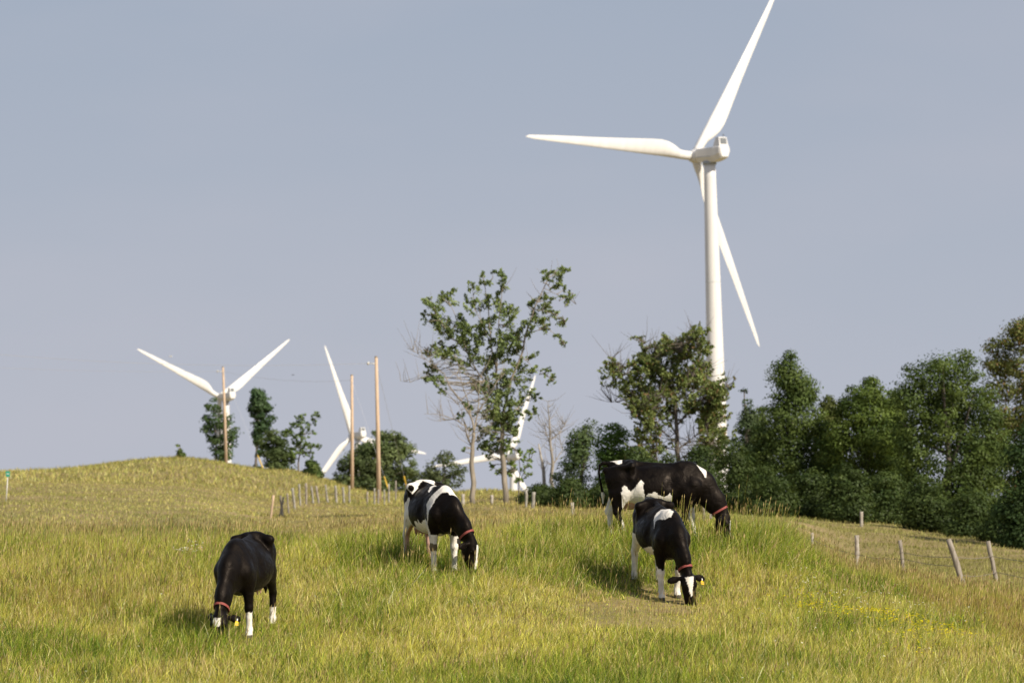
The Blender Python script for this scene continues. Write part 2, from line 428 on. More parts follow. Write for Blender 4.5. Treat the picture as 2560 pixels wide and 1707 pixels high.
def grass_look(x, y, r):
    """colour and height of the sward at a place in the pasture"""
    n = len(x)
    u = W0 / 2 + FOC * x / y + 9          # bearing of the place
    s = y                                  # distance up the slope
    f1 = fbm(x * .45, y * .32, 21); f2 = fbm(x * 1.6, y * 1.1, 33); f3 = fbm(x * .12, y * .1, 41); f4 = fbm(x * 3.4, y * 2.6, 51, 2)
    # height
    h = .08 + .18 * f2 + .12 * f1
    crest = smooth01(63, 65.2, s) * (s < 84)
    h = h + .12 * crest * smooth01(1180, 1350, u) * (1 - smooth01(1940, 2000, u))
    h = h + .07 * patch(u, s, 1880, 66, 80, 3.0)
    h = h + .12 * patch(u, s, 1000, 63.5, 120, 1.2) + .10 * patch(u, s, 1180, 62.3, 90, 1.5) + .05 * patch(u, s, 2100, 62, 120, 4)
    h = h + .10 * patch(u, s, 570, 53.7, 90, .8)
    bare = patch(u, s, 1600, 57.2, 130, .8) + patch(u, s, 1330, 59.3, 90, .6) + .8 * patch(u, s, 1450, 58.4, 120, .5) + .5 * patch(u, s, 1000, 57.5, 80, .5)
    h = h - .13 * patch(u, s, 1600, 59.5, 230, 2.8) - .09 * patch(u, s, 1500, 56, 300, 3)
    h = h + .09 * (1 - smooth01(500, 900, u)) * smooth01(58, 63, s) * (s < 84)
    h = h - .10 * smooth01(1980, 2060, u) * smooth01(60, 64, s) * (s < 84)
    h = h - .12 * patch(u, s, 615, 54.3, 90, 1.3) - .09 * patch(u, s, 1110, 61.3, 80, 1.1) - .12 * patch(u, s, 1650, 60.6, 110, 1.6)
    h = h - .14 * patch(u, s, 1795, 65.3, 45, 1.3)
    h = np.clip(h * (.55 + .9 * f4), .045, .6)
    h = np.where(r.uniform(0, 1, n) < bare * (.12 + .95 * np.clip(f2 + f4 - .75, 0, 1)), .02, h)
    # colour
    k = r.uniform(0, 1, n)
    edge = smooth01(0, 4, s - (69 - (u - 2150) * .04)) * smooth01(1990, 2080, u)      # drier grass over the right shoulder
    green = np.clip(.50 + (f1 - .5) * 2.8 + (f2 - .5) * 1.6, 0, 1)
    green = np.clip(green + .6 * patch(u, s, 2060, 64, 130, 5) + .4 * patch(u, s, 1450, 66, 350, 2.5) + .35 * patch(u, s, 1050, 63, 200, 1.8) + .5 * patch(u, s, 1450, 50.3, 200, .9) + .45 * patch(u, s, 450, 63.5, 330, 1.8) - .3 * patch(u, s, 200, 60, 420, 3.0) - .4 * patch(u, s, 1550, 58, 240, 2.6) - .35 * patch(u, s, 1150, 52.3, 350, 1.2) - .5 * edge, 0, 1)
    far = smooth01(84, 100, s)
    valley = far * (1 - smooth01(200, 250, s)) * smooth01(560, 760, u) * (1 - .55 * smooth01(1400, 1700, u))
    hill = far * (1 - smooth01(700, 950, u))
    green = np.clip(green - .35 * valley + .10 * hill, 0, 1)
    c = np.where((k < green * .78 + .06)[:, None], G_GREEN, G_YEL)
    dryp = .12 + .3 * np.clip(f3 - .45, 0, 1) * 2 + .22 * (1 - green)
    c = np.where((r.uniform(0, 1, n) < dryp)[:, None], G_DRY, c)
    deepp = .08 + .8 * np.clip(f2 - .55, 0, 1) * 2 + .5 * np.clip(f1 - .52, 0, 1) * 2 + .25 * patch(u, s, 1000, 63.8, 70, .7) + .25 * patch(u, s, 2450, 64, 120, 1.5) + .8 * patch(u, s, 480, 138, 170, 16)
    c = np.where((r.uniform(0, 1, n) < deepp)[:, None], G_DEEP, c)
    pale = .35 * patch(u, s, 1300, 54.5, 380, 3.2) * (.5 + f2)
    c = np.where((r.uniform(0, 1, n) < pale)[:, None], G_YEL * 1.12, c)
    brown = .05 + .62 * edge * (.5 + f2) + .35 * patch(u, s, 160, 58.5, 300, 2.2) + .50 * valley * (.6 + .8 * fbm(x * .08, y * .05, 78)) + .22 * far * (fbm(x * .03, y * .02, 77) > .5)
    c = np.where((r.uniform(0, 1, n) < brown)[:, None], G_BROWN, c)
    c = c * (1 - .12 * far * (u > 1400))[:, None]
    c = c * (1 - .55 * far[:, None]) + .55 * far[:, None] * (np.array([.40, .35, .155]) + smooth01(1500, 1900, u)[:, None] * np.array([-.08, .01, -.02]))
    hol = (.75 * patch(u, s, 480, 155, 190, 24))[:, None]
    c = c * (1 - hol) + hol * np.array([.125, .165, .05])
    c = c * (1 + far * .7 * (fbm(x * .06, y * .035, 88) - .5))[:, None]
    q = np.exp(r.normal(-.04, .30, n)) * np.where(r.uniform(0, 1, n) < .05, 1.35, 1.0)
    return np.clip(c * q[:, None], 0, .8), h

def scatter(n, d0, d1, u0_, u1_, r, power=1.0):
    # uniform over the area of the wedge between two distances
    y = np.sqrt(r.uniform(d0 ** 2, d1 ** 2, n)) if power == 1 else np.exp(r.uniform(np.log(d0), np.log(d1), n))
    u = r.uniform(u0_, u1_, n)
    return (u - W0 / 2) / FOC * y, y

parts = []
# near slope: fine blades gathered into tufts
r = np.random.default_rng(5)
for (n, d0, d1, w) in ((740000, 46.5, 72, .0070), (80000, 70, 92, .010)):
    nt_ = n // 9
    tx, ty = scatter(nt_, d0, d1, -420, 3250, r)
    keep = r.uniform(0, 1, nt_) < .55 + .9 * fbm(tx * 2.2, ty * 2.2, 61)
    tx, ty = tx[keep], ty[keep]
    th = r.uniform(.6, 1.4, len(tx))
    x = np.repeat(tx, 9) + r.normal(0, .055, len(tx) * 9); y = np.repeat(ty, 9) + r.normal(0, .055, len(tx) * 9)
    c, h = grass_look(x, y, r)
    ok = h > .03; x, y, c, h, th_ = x[ok], y[ok], c[ok], h[ok], np.repeat(th, 9)[ok]
    h = h * th_ * r.uniform(.5, 1.35, len(x))
    parts.append(blades(x, y, h, w * np.exp(r.normal(0, .38, len(x))), c, .46, seed=n))
V, F, col = merge(parts)
o = link_mesh('grass', np_mesh('grass', V, F, col), M_GRASS)
tag(o, 'tall yellow green pasture grass around the cows in the foreground', 'grass', kind='stuff')
# flowering stems with seed heads
def stems(n, d0, d1, u0_, u1_, hmul, seed, wst=.004, whd=.014):
    r = np.random.default_rng(seed)
    x, y = scatter(n, d0, d1, u0_, u1_, r)
    c, h = grass_look(x, y, r)
    h = (h + .12) * r.uniform(.9, 1.3, n) * hmul
    a = r.uniform(0, np.pi, n); fx, fy = np.cos(a), np.sin(a)
    b = r.uniform(0, 2 * np.pi, n); L_ = np.abs(r.normal(0, .16, n)) * h
    z = ground(x, y)
    tx, ty, tz = x + np.cos(b) * L_ + .1 * h, y + np.sin(b) * L_, z + h
    hh = r.uniform(.05, .11, n)
    V = np.empty((n, 8, 3), np.float32)
    w = wst / 2
    V[:, 0] = np.stack([x - fx * w, y - fy * w, z], -1); V[:, 1] = np.stack([x + fx * w, y + fy * w, z], -1)
    V[:, 2] = np.stack([tx + fx * w, ty + fy * w, tz], -1); V[:, 3] = np.stack([tx - fx * w, ty - fy * w, tz], -1)
    hw = whd / 2
    dx, dy = (tx - x) / h, (ty - y) / h
    V[:, 4] = np.stack([tx, ty, tz - .01], -1)
    V[:, 5] = np.stack([tx + dx * hh * .4 + fx * hw, ty + dy * hh * .4 + fy * hw, tz + hh * .4], -1)
    V[:, 6] = np.stack([tx + dx * hh * 1.3, ty + dy * hh * 1.3, tz + hh], -1)
    V[:, 7] = np.stack([tx + dx * hh * .4 - fx * hw, ty + dy * hh * .4 - fy * hw, tz + hh * .4], -1)
    i = (np.arange(n) * 8)[:, None]
    Q = np.concatenate([i + np.array([[0, 1, 2, 3]]), i + np.array([[4, 5, 6, 7]])])
    sc_ = np.where((r.uniform(0, 1, n) < .5)[:, None], np.array([.42, .38, .10]), np.array([.30, .32, .07]))
    hc = np.where((r.uniform(0, 1, n) < .6)[:, None], np.array([.50, .38, .18]), np.array([.26, .19, .08])) * r.uniform(.7, 1.2, (n, 1))
    cc = np.concatenate([np.repeat(sc_[:, None], 4, 1), np.repeat(hc[:, None], 4, 1)], 1)
    return V.reshape(-1, 3), Q, np.zeros((0, 3), int), cc.reshape(-1, 3)
V, F, col = merge([stems(9000, 47, 72, -350, 2950, 1.0, 71), stems(350, 62, 67, 850, 1980, 1.35, 72, .006, .016), stems(2500, 56, 68, -300, 700, 1.0, 73, .005, .014), stems(2500, 60, 90, 2050, 2900, 1.1, 74, .006, .016)])
o = link_mesh('seeding_grass', np_mesh('seeding_grass', V, F, col), M_GRASS)
tag(o, 'thin flowering grass stems with brown seed heads above the sward', 'seeding grass', kind='stuff')
# far slopes: broader tufts, sized to the distance
parts = []
r = np.random.default_rng(6)
for (n, d0, d1, w, hm) in ((110000, 90, 150, .018, .9), (150000, 145, 270, .03, .8), (120000, 260, 480, .06, 1.6)):
    x, y = scatter(n, d0, d1, -650, 3500, r)
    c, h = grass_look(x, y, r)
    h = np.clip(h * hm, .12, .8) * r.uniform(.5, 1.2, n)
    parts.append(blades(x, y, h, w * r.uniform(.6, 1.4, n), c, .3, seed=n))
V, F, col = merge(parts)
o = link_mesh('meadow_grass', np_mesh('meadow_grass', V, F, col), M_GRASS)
tag(o, 'long meadow grass on the far slopes behind the cows', 'grass', kind='stuff')
# wild flowers
def flowers(spots, seed, colr, size, petals, hadd=.03):
    r = np.random.default_rng(seed); Vs = []; Q = []; cc = []
    k = 0
    for (u, d, su, sd, n) in spots:
        y = r.normal(d, sd, n); x = (r.normal(u, su, n) - W0 / 2) / FOC * y
        c, h = grass_look(x, y, r)
        z = ground(x, y) + h * .95 + hadd
        for i in range(n):
            for p in range(petals):
                a = 2 * math.pi * p / petals + i
                tl = r.uniform(-.3, .9)
                e1 = Vector((math.cos(a), math.sin(a), tl)).normalized() * size * r.uniform(.7, 1.2); e2 = Vector((-math.sin(a), math.cos(a), 0)) * size * .45
                o_ = Vector((x[i], y[i], z[i]))
                for q in (o_, o_ + e1 * .6 + e2, o_ + e1, o_ + e1 * .6 - e2): Vs.append(tuple(q)); cc.append(colr)
                Q.append((k, k + 1, k + 2, k + 3)); k += 4
    return np.array(Vs), np.array(Q), np.zeros((0, 3), int), np.array(cc)
V, F, col = merge([flowers([(460, 63.5, 22, .35, 55), (1990, 63.5, 30, .7, 26), (2100, 62, 60, 1.6, 30), (2180, 58, 90, 2, 22), (2290, 63, 45, 1.2, 16), (2400, 61, 60, 2, 14), (600, 57, 300, 5, 14), (1950, 58, 40, 1.5, 10), (2150, 51, 150, 2, 8), (160, 49, 120, 1.5, 6)], 91, (.85, .85, .80), .022, 6)])
o = link_mesh('white_wildflowers', np_mesh('white_wildflowers', V, F, col), M_GRASS)
tag(o, 'small white daisies dotted through the grass', 'wildflowers', kind='stuff')
V, F, col = merge([flowers([(2020, 59.5, 25, .6, 60), (2110, 57.6, 50, .8, 90), (2180, 57.0, 60, 1.1, 120), (2250, 56.4, 60, 1.1, 110), (2310, 55, 60, 1.2, 60), (1990, 60, 50, .7, 40), (2260, 53.4, 40, 1.2, 50), (2350, 56, 45, .9, 60)], 92, (.85, .74, .02), .024, 5, .03)])
o = link_mesh('yellow_wildflowers', np_mesh('yellow_wildflowers', V, F, col), M_GRASS)
tag(o, 'drift of small yellow wildflowers on the right slope', 'wildflowers', kind='stuff')
V, F, col = merge([flowers([(300, 57, 180, 4, 16), (900, 53, 250, 3, 6), (2060, 60, 60, 2, 8)], 93, (.45, .28, .45), .02, 4, .0)])
o = link_mesh('purple_wildflowers', np_mesh('purple_wildflowers', V, F, col), M_GRASS)
tag(o, 'scattered small mauve flower heads low in the grass', 'wildflowers', kind='stuff')

# ------------------------------------------------------------------ wind turbines
def turbine(hub_px, hub_py, d, rot_deg, label, name='wind_turbine', lean=0.0, R_=41.0, yaw=34, tilt=1.0):
    az = math.atan2((hub_px - 1280), FOC)
    yawr = math.radians(yaw) - az
    ax = Vector((-math.sin(yawr), math.cos(yawr), 0))
    hub = P(hub_px, hub_py, d)
    top = hub - ax * 4.6
    gz = float(ground(top.x, top.y))
    H = top.z - gz
    root = empty(name, (top.x, top.y, gz), yawr)
    root.rotation_euler = (0, lean, yawr)
    if lean:      # keep the hub where it is when the tower leans
        R = root.rotation_euler.to_matrix()
        root.location = Vector((top.x, top.y, top.z)) - R @ Vector((0, 0, H))
    tag(root, label, 'wind turbine', 'white wind turbines beyond the pasture')
    m = MB(); N = 40
    Ht = H - 1.75
    prof = [(-1.0, 2.15), (0, 2.15), (Ht * .33, 1.88), (Ht * .66, 1.54), (Ht - 3, 1.24), (Ht, 1.20)]
    m.rings([[(r_ * math.cos(2 * math.pi * k / N), r_ * math.sin(2 * math.pi * k / N), z) for k in range(N)] for z, r_ in prof])
    m.build('tower', M_WHITE, root, True)
    # tower joints
    for fz in (.33, .66):
        rr = np.interp(Ht * fz, [p[0] for p in prof], [p[1] for p in prof])
        j = MB(); j.rings([[((rr + .012) * math.cos(2 * math.pi * k / N), (rr + .012) * math.sin(2 * math.pi * k / N), z) for k in range(N)] for z in (Ht * fz - .08, Ht * fz + .08)])
        j.build('tower_joint', M_SEAM, root, True)
    # nacelle: rounded box with a keel that rises to the back
    def sect(y, hw, zt, zb, wb, r=.35):
        pts = []
        for (cx, cz, a0) in ((hw - r, zt - r, 0), (-(hw - r), zt - r, 90), (-(hw - r), zb + r + .75, 180), (-wb, zb, 225), (wb, zb, 270), (hw - r, zb + r + .75, 315)):
            if a0 in (225, 270): pts.append((cx, y, H + cz)); continue
            for q in range(4):
                a = math.radians(a0 + (q * 30 if a0 < 180 else q * 15 if a0 == 180 else q * 15))
                pts.append((cx + r * math.cos(a), y, H + cz + r * math.sin(a)))
        return pts
    nb = MB()
    nb.rings([sect(3.1, 1.15, 1.15, -1.2, .6), sect(2.7, 1.4, 1.3, -1.45, .8), sect(0, 1.5, 1.35, -1.7, .9), sect(-2.2, 1.5, 1.35, -1.65, .9), sect(-4.5, 1.45, 1.4, -1.1, .9), sect(-4.85, 1.25, 1.15, -.8, .8)])
    nac = nb.build('nacelle', M_WHITE, root, False)
    yb = MB(); yb.rings([[(1.42 * math.cos(2 * math.pi * k / N), 1.42 * math.sin(2 * math.pi * k / N), z) for k in range(N)] for z in (Ht - .35, H - 1.45)])
    yb.build('yaw_bearing', M_GREYP, root, True)
    ps = MB()
    for s in (-1, 1):
        ps.box(s * 1.50 - .02, s * 1.50 + .02, -2.0, 2.4, H - .56, H - .46)
    ps.build('side_seam', M_GREYP, nac)
    # cooler box on the back of the roof
    cb = MB()
    cb.rings([[(-1.2, -4.55, H + 1.35), (1.2, -4.55, H + 1.35), (1.2, -2.5, H + 1.35), (-1.2, -2.5, H + 1.35)], [(-1.05, -4.2, H + 3.2), (1.05, -4.2, H + 3.2), (1.05, -3.2, H + 3.2), (-1.05, -3.2, H + 3.2)]])
    co = cb.build('cooler_box', M_WHITE, nac)
    gr = MB()
    Mt = Matrix.Translation((0, -4.40, H + 2.3)) @ Matrix.Rotation(-math.atan2(.35, 1.85), 4, 'X')
    gr.box(-.85, .85, -.03, .05, -.55, .70, Mt)
    gr.build('cooler_grille', M_DARK, co)
    lb = MB(); lb.tube([(.7, -3.7, H + 3.2), (.7, -3.7, H + 3.8)], .05); lb.tube([(.7, -3.7, H + 3.55), (.7, -3.7, H + 3.85)], .14)
    lb.build('beacon', M_DARK, nac)
    # spinner
    sp = MB()
    sp.rings([[(r_ * math.cos(2 * math.pi * k / N), y, H + r_ * math.sin(2 * math.pi * k / N)) for k in range(N)] for y, r_ in ((3.15, 1.2), (3.5, 1.4), (4.6, 1.45), (5.5, 1.15), (6.0, .7), (6.2, .2))])
    sp.build('hub', M_WHITE, root, True)
    # blades
    for b in range(3):
        th = math.radians(rot_deg - 120 * b)      # angle in the rotor plane, 0 = right, 90 = up
        Rm = Matrix.Translation((0, 4.6, H)) @ Matrix.Rotation(math.radians(tilt), 4, 'X') @ Matrix.Rotation(-(th - math.pi / 2), 4, 'Y')
        bl = MB(); rings = []
        for t in (0.02, .04, .07, .10, .14, .18, .22, .27, .33, .42, .52, .62, .72, .82, .90, .95, .98, .995, 1.0):
            z = t * R_
            rr = 0.92
            chord = np.interp(t, [0, .05, .10, .15, .20, .25, .4, .6, .8, .95, .985, 1.0], [1.84, 1.84, 2.2, 3.0, 3.45, 3.4, 2.75, 2.0, 1.4, .85, .5, .08])
            thick = np.interp(t, [0, .05, .10, .2, .4, .7, .95, 1.0], [1.84, 1.84, 1.6, 1.05, .58, .30, .13, .03])
            blend = smooth01(.05, .16, t)
            tw = math.radians(np.interp(t, [0, .2, .5, 1], [-27, -20, -8, -3]))
            le = -0.92 + .12 * t if t < .97 else -0.92 + .12 * t + (t - .97) * 14
            le = np.interp(t, [0, .6, .95, 1.0], [-.92, -.55, -.35, -.05])
            ring = []
            for k in range(24):
                a = 2 * math.pi * k / 24
                cxx, cyy = rr * math.cos(a), rr * math.sin(a)
                s_ = (1 + math.cos(a)) / 2          # 1 = trailing edge
                fx_ = le + chord * s_
                fy_ = thick * .5 * math.sin(a) * (1 - .75 * s_ ** 2.0) * 1.15
                X_ = cxx * (1 - blend) + fx_ * blend; Y_ = cyy * (1 - blend) + fy_ * blend
                ring.append(Rm @ Vector((X_ * math.cos(tw) - Y_ * math.sin(tw), X_ * math.sin(tw) + Y_ * math.cos(tw) + 1.1 * t * t, z)))
            rings.append(ring)
        bl.rings(rings)
        bl.build('blade', M_WHITE, root, True)
    return root

turbine(1736, 391, 789, 176.6, 'large white wind turbine standing behind the right hand trees, much the nearest', lean=math.radians(-.7), R_=43.8, yaw=41.5, tilt=3.2)
turbine(548, 992, 1480, 153.8, 'distant turbine with two raised blades in a wide V behind the leftmost pole')
turbine(879, 1088, 1660, 108.6, 'distant turbine behind the middle pole, its hub just left of the round bush')
turbine(1268, 1142, 1750, 66, 'distant turbine mostly hidden behind the tall open leafy tree')

# ------------------------------------------------------------------ poles and lines
def pole(px, d, h, lean_px, label, guy=None, ins=True):
    b = base(px, d)
    root = empty('utility_pole', b)
    tag(root, label, 'utility pole', 'bare wooden utility poles behind the pasture')
    top = Vector((lean_px * d / FOC, 0, h))
    m = MB(); m.tube([(0, 0, -1), top * .5 + Vector((.02, 0, 0)), top], [.19, .16, .125], 14)
    m.build('pole_shaft', M_POLE, root, True)
    cp = MB(); cp.tube([top - Vector((0, 0, .02)), top + Vector((0, 0, .10))], [.135, .11], 14); cp.build('pole_cap', M_POST, root)
    if ins:
        i = MB(); i.tube([top + Vector((-.10, -.05, -.5)), top + Vector((-.55, -.05, -.48))], .04, 8)
        i.rings([[(top.x - .55 + dx, -.05 + r_ * math.cos(2 * math.pi * k / 12), top.z - .48 + r_ * math.sin(2 * math.pi * k / 12)) for k in range(12)] for dx, r_ in ((0, .06), (-.06, .13), (-.14, .13), (-.2, .06))])
        i.build('insulator', M_STAKE, root, True)
    if guy:
        gx, gd, frac = guy
        g = base(gx, gd)
        loc = g - b
        a = top + Vector((0, 0, -.5))
        w = MB(); w.tube([a, loc], .010, 6); w.build('guy_wire', M_LINE, root)
        s = MB(); s.tube([loc + (a - loc) * frac, loc - (a - loc) * .01], .07, 8); s.build('guy_guard', M_YEL, root, True)
    return b + top
t1 = pole(566, 450, 11.6, -5, 'leftmost utility pole, rising through a small tree on the hill crest', (661, 440, .16))
t2 = pole(880, 380, 11.3, 4, 'middle utility pole, standing before the left edge of the round bush', (976, 370, .16), ins=False)
t3 = pole(948, 310, 11.6, -2, 'tallest and nearest utility pole, in front of the round bush', (1022, 345, .16))
def line(a, b, sag, label, r_=.013):
    m = MB(); n = 24
    m.tube([Vector(a).lerp(Vector(b), i / n) - Vector((0, 0, sag * 4 * (i / n) * (1 - i / n))) for i in range(n + 1)], r_, 5)
    o = m.build('power_line', M_LINE)
    tag(o, label, 'power line', 'thin power lines strung between the poles')
line(t1 + Vector((-.7, -.05, -.48)), P(-420, 890, 470), .6, 'thin power line running left from the leftmost pole')
line(t3 + Vector((-.7, -.05, -.48)), P(-420, 838, 330), 1.0, 'long thin power line running left from the tallest pole above the others')
line(t2 + Vector((-.10, -.05, -.48)), t1 + Vector((.12, -.05, -.5)), .5, 'thin power line between the middle and leftmost poles')

def bird(px, py, d, m_, label, s=.5):
    root = empty('bird', P(px, py, d), .6)
    tag(root, label, 'bird')
    b = MB(); b.tube([(-.5 * s, 0, 0), (-.25 * s, 0, .02), (0, 0, .03), (.3 * s, 0, .04), (.45 * s, 0, .05)], [.02 * s, .10 * s, .13 * s, .08 * s, .01 * s], 8); b.build('body', m_, root, True)
    for q in (-1, 1):
        w = MB(); w.rings([[(.15 * s, q * .05 * s, .05), (-.15 * s, q * .05 * s, .04), (-.15 * s, q * .05 * s, .06)], [(.12 * s, q * .45 * s, .3 * s), (-.1 * s, q * .45 * s, .28 * s), (-.1 * s, q * .45 * s, .32 * s)], [(-.1 * s, q * .9 * s, .2 * s), (-.16 * s, q * .9 * s, .19 * s), (-.16 * s, q * .9 * s, .21 * s)]])
        w.build('wing', m_, root)
bird(427, 892, 300, M_BIRD, 'pale bird in the sky above the distant turbine with the raised V blades', .32)
bird(733, 938, 300, M_BIRDD, 'small dark bird in the sky between the leftmost and middle poles', .22)

# ------------------------------------------------------------------ fences
def post_mesh(h, r_, lean, wob=.015, seed=0):
    rr = random.Random(seed)
    m = MB(); pts = []
    for i in range(6):
        t = i / 5
        pts.append((lean[0] * t + rr.uniform(-wob, wob), lean[1] * t + rr.uniform(-wob, wob), -.35 + (h + .35) * t))
    m.tube(pts, [r_ * rr.uniform(.9, 1.12) for _ in pts], 8)
    return m
def fence(label, posts, wires, group=None):
    b0 = base(posts[0][0], posts[0][1])
    root = empty('wire_fence', b0)
    tag(root, label, 'fence', group)
    tops = []
    for i, (px, d, h, lean, r_, mt) in enumerate(posts):
        b = base(px, d)
        lx = lean * d / FOC
        o = post_mesh(h, r_, (lx, 0), seed=i * 3 + int(px)).build('post', mt, root, True)
        o.location = b - b0
        tops.append((b, lx, h))
    for (i0, i1, f) in wires:
        pts = []
        for i in range(i0, i1 + 1):
            b, lx, h = tops[i]
            p = b - b0 + Vector((lx * f, -.06, h * f))
            if pts:
                q = pts[-1]
                for k in (.25, .5, .75): pts.append(q.lerp(p, k) - Vector((0, 0, .05 * (1 - abs(k - .5) * 2 + .3))))
            pts.append(p)
        m = MB(); m.tube(pts, .009, 5); m.build('wire', M_WIRE, root)
fence('leaning grey post and wire fence on the right below the dark trees',
      [(1760, 155, .9, 0, .055, M_POST), (2030, 134, .42, 1, .05, M_POSTW), (2141, 129, 1.12, 4, .075, M_POSTW), (2263, 126, 1.05, -12, .06, M_POST), (2417, 113, 1.38, -42, .085, M_POST), (2496, 120, 1.25, -24, .07, M_POST), (2700, 104, 1.2, -10, .07, M_POST)],
      [(0, 4, .42), (3, 4, .62), (4, 6, .22), (4, 6, .62)])
lp = [(674, 200, 1.2, 10, .06, M_POLE), (696, 208, 1.15, 14, .05, M_POST), (708, 210, 1.15, -6, .055, M_POST), (722, 222, 1.15, -3, .045, M_POST), (738, 232, 1.3, -6, .08, M_POSTG), (752, 240, 1.35, -4, .07, M_POSTG), (766, 242, 1.35, 0, .07, M_POST), (784, 245, 1.15, -5, .07, M_POSTG), (799, 248, 1.15, -8, .07, M_POST), (821, 252, 1.2, -7, .07, M_POSTG), (842, 255, 1.2, -3, .085, M_POSTG), (860, 258, 1.1, -2, .08, M_POSTG), (873, 262, 1.25, 1, .07, M_POSTG), (917, 268, 1.0, 2, .06, M_POST), (935, 272, 1.25, 2, .07, M_POSTG), (945, 278, 1.15, 2, .06, M_POSTG), (961, 282, 1.15, 0, .06, M_POSTG), (972, 286, 1.5, 1, .075, M_POSTG), (989, 292, 1.7, 1, .06, M_POST)]
fence('row of short weathered posts crossing the far field below the tallest pole', lp, [(0, 18, .55)])
fence('few widely spaced posts in the far field near the two pale tree trunks', [(1157, 195, .62, 2, .09, M_POSTW), (1230, 196, .5, 0, .08, M_POSTW), (1316, 188, .85, 0, .07, M_POSTG), (1331, 186, .8, 4, .08, M_POSTG), (1431, 176, .6, 0, .08, M_POSTW), (2153, 190, .75, 2, .08, M_POSTW)], [])

b = base(14, 205)
mk = empty('marker_post', b)
tag(mk, 'thin white stake carrying a small green plate at the left edge of the hill', 'marker post')
m = MB(); m.tube([(0, 0, -.3), (.14, 0, 1.45)], [.035, .03], 8); m.build('stake', M_STAKE, mk, True)
m = MB(); m.box(.03, .25, -.06, -.035, 1.32, 1.60); m.build('sign_plate', M_GREEN, mk)
m = MB(); m.box(.06, .22, -.068, -.062, 1.44, 1.48); m.build('sign_lettering', M_STAKE, mk)

# ------------------------------------------------------------------ trees
def leaves_np(cent, rad, cnt, size, colA, colB, r, flat=1.0, up=.5, hollow=.35, brown=0.0, gain=1.3):
    """cent (k,3), rad (k,), cnt (k,) leaf counts; returns quads"""
    idx = np.repeat(np.arange(len(cent)), cnt)
    n = len(idx)
    v = r.normal(size=(n, 3)); v /= np.linalg.norm(v, axis=1)[:, None] + 1e-9
    rr = (hollow + (1 - hollow) * r.uniform(0, 1, n) ** .6) * (1 + .35 * r.normal(size=n) * .5)
    p = cent[idx] + v * (rad[idx] * rr)[:, None] * np.array([1, 1, flat])
    nrm = v * 1.25 + r.normal(size=(n, 3)) * .42 + np.array([0, 0, up * .8]); nrm /= np.linalg.norm(nrm, axis=1)[:, None]
    t = np.cross(nrm, r.normal(size=(n, 3))); t /= np.linalg.norm(t, axis=1)[:, None] + 1e-9
    b_ = np.cross(nrm, t)
    s = size * r.uniform(.6, 1.35, n)[:, None]
    V = np.stack([p - t * s * .6, p + b_ * s * .36 - t * s * .05, p + t * s * .6, p - b_ * s * .36 - t * s * .05], 1)
    k = r.uniform(0, 1, (n, 1)); tone = np.repeat(r.uniform(.68, 1.35, len(cent)), cnt)[:, None]
    hue = np.repeat(r.uniform(0, 1, len(cent)), cnt)[:, None]
    c = gain * (np.asarray(colA) * (1 - (.3 * k + .7 * hue)) + np.asarray(colB) * (.3 * k + .7 * hue)) * tone
    if brown: c = np.where((r.uniform(0, 1, n) < brown)[:, None], np.array([.20, .12, .05]), c)
    Q = (np.arange(n) * 4)[:, None] + np.array([[0, 1, 2, 3]])
    return V.reshape(-1, 3), Q, np.zeros((0, 3), int), np.repeat(c[:, None], 4, 1).reshape(-1, 3)

def sprays_np(cent, rad, cnt, size, colA, colB, r, brown=0.0, gain=1.3):
    """leaves strung along short rising twigs, so that a clump is drawn out and ragged"""
    k = len(cent)
    dv = np.stack([cent[:, 0] * .25 + r.normal(size=k) * .9 + .25, r.normal(size=k) * .8, .7 + .5 * r.normal(size=k)], -1)
    dv /= np.linalg.norm(dv, axis=1)[:, None]
    idx = np.repeat(np.arange(k), cnt); n = len(idx)
    t = r.uniform(-1, 1, n)
    p = cent[idx] + dv[idx] * (t * rad[idx] * 1.5)[:, None] + r.normal(size=(n, 3)) * (rad[idx] * .30 * (1.15 - .5 * t))[:, None]
    nrm = r.normal(size=(n, 3)) * .8 + np.array([.2, -.2, .6]); nrm /= np.linalg.norm(nrm, axis=1)[:, None]
    tt = np.cross(nrm, r.normal(size=(n, 3))); tt /= np.linalg.norm(tt, axis=1)[:, None] + 1e-9
    b_ = np.cross(nrm, tt); s = size * r.uniform(.55, 1.4, n)[:, None]
    V = np.stack([p - tt * s * .6, p + b_ * s * .36, p + tt * s * .6, p - b_ * s * .36], 1)
    q = r.uniform(0, 1, (n, 1)); hue = r.uniform(0, 1, k)[idx][:, None]; tone = r.uniform(.75, 1.3, k)[idx][:, None]
    c = gain * (np.asarray(colA) * (1 - .5 * q - .5 * hue) + np.asarray(colB) * (.5 * q + .5 * hue)) * tone
    if brown: c = np.where((r.uniform(0, 1, n) < brown)[:, None], np.array([.24, .15, .07]), c)
    Q = (np.arange(n) * 4)[:, None] + np.array([[0, 1, 2, 3]])
    return V.reshape(-1, 3), Q, np.zeros((0, 3), int), np.repeat(c[:, None], 4, 1).reshape(-1, 3)

DG, MG = (.036, .062, .018), (.105, .138, .034)
LG = (.14, .19, .045)

def limb(m, pts, r1, r2, n=7):
    k = len(pts); m.tube(pts, [r1 + (r2 - r1) * i / (k - 1) for i in range(k)], n)

def twigs(m, start_pts, ends, r, rad=.03):
    """thin branchlets from the nearest limb point to each leaf clump"""
    S = np.array([list(p) for p in start_pts])
    for e in ends:
        e = np.array(e)
        dd = np.linalg.norm(S - e, axis=1) + np.maximum(S[:, 2] - e[2], 0) * 2
        s = S[int(np.argmin(dd))]
        mid = (s + e) / 2 + r.normal(size=3) * .15 * np.linalg.norm(e - s)
        m.tube([tuple(s), tuple(mid), tuple(e)], [rad, rad * .7, rad * .3], 4, False)

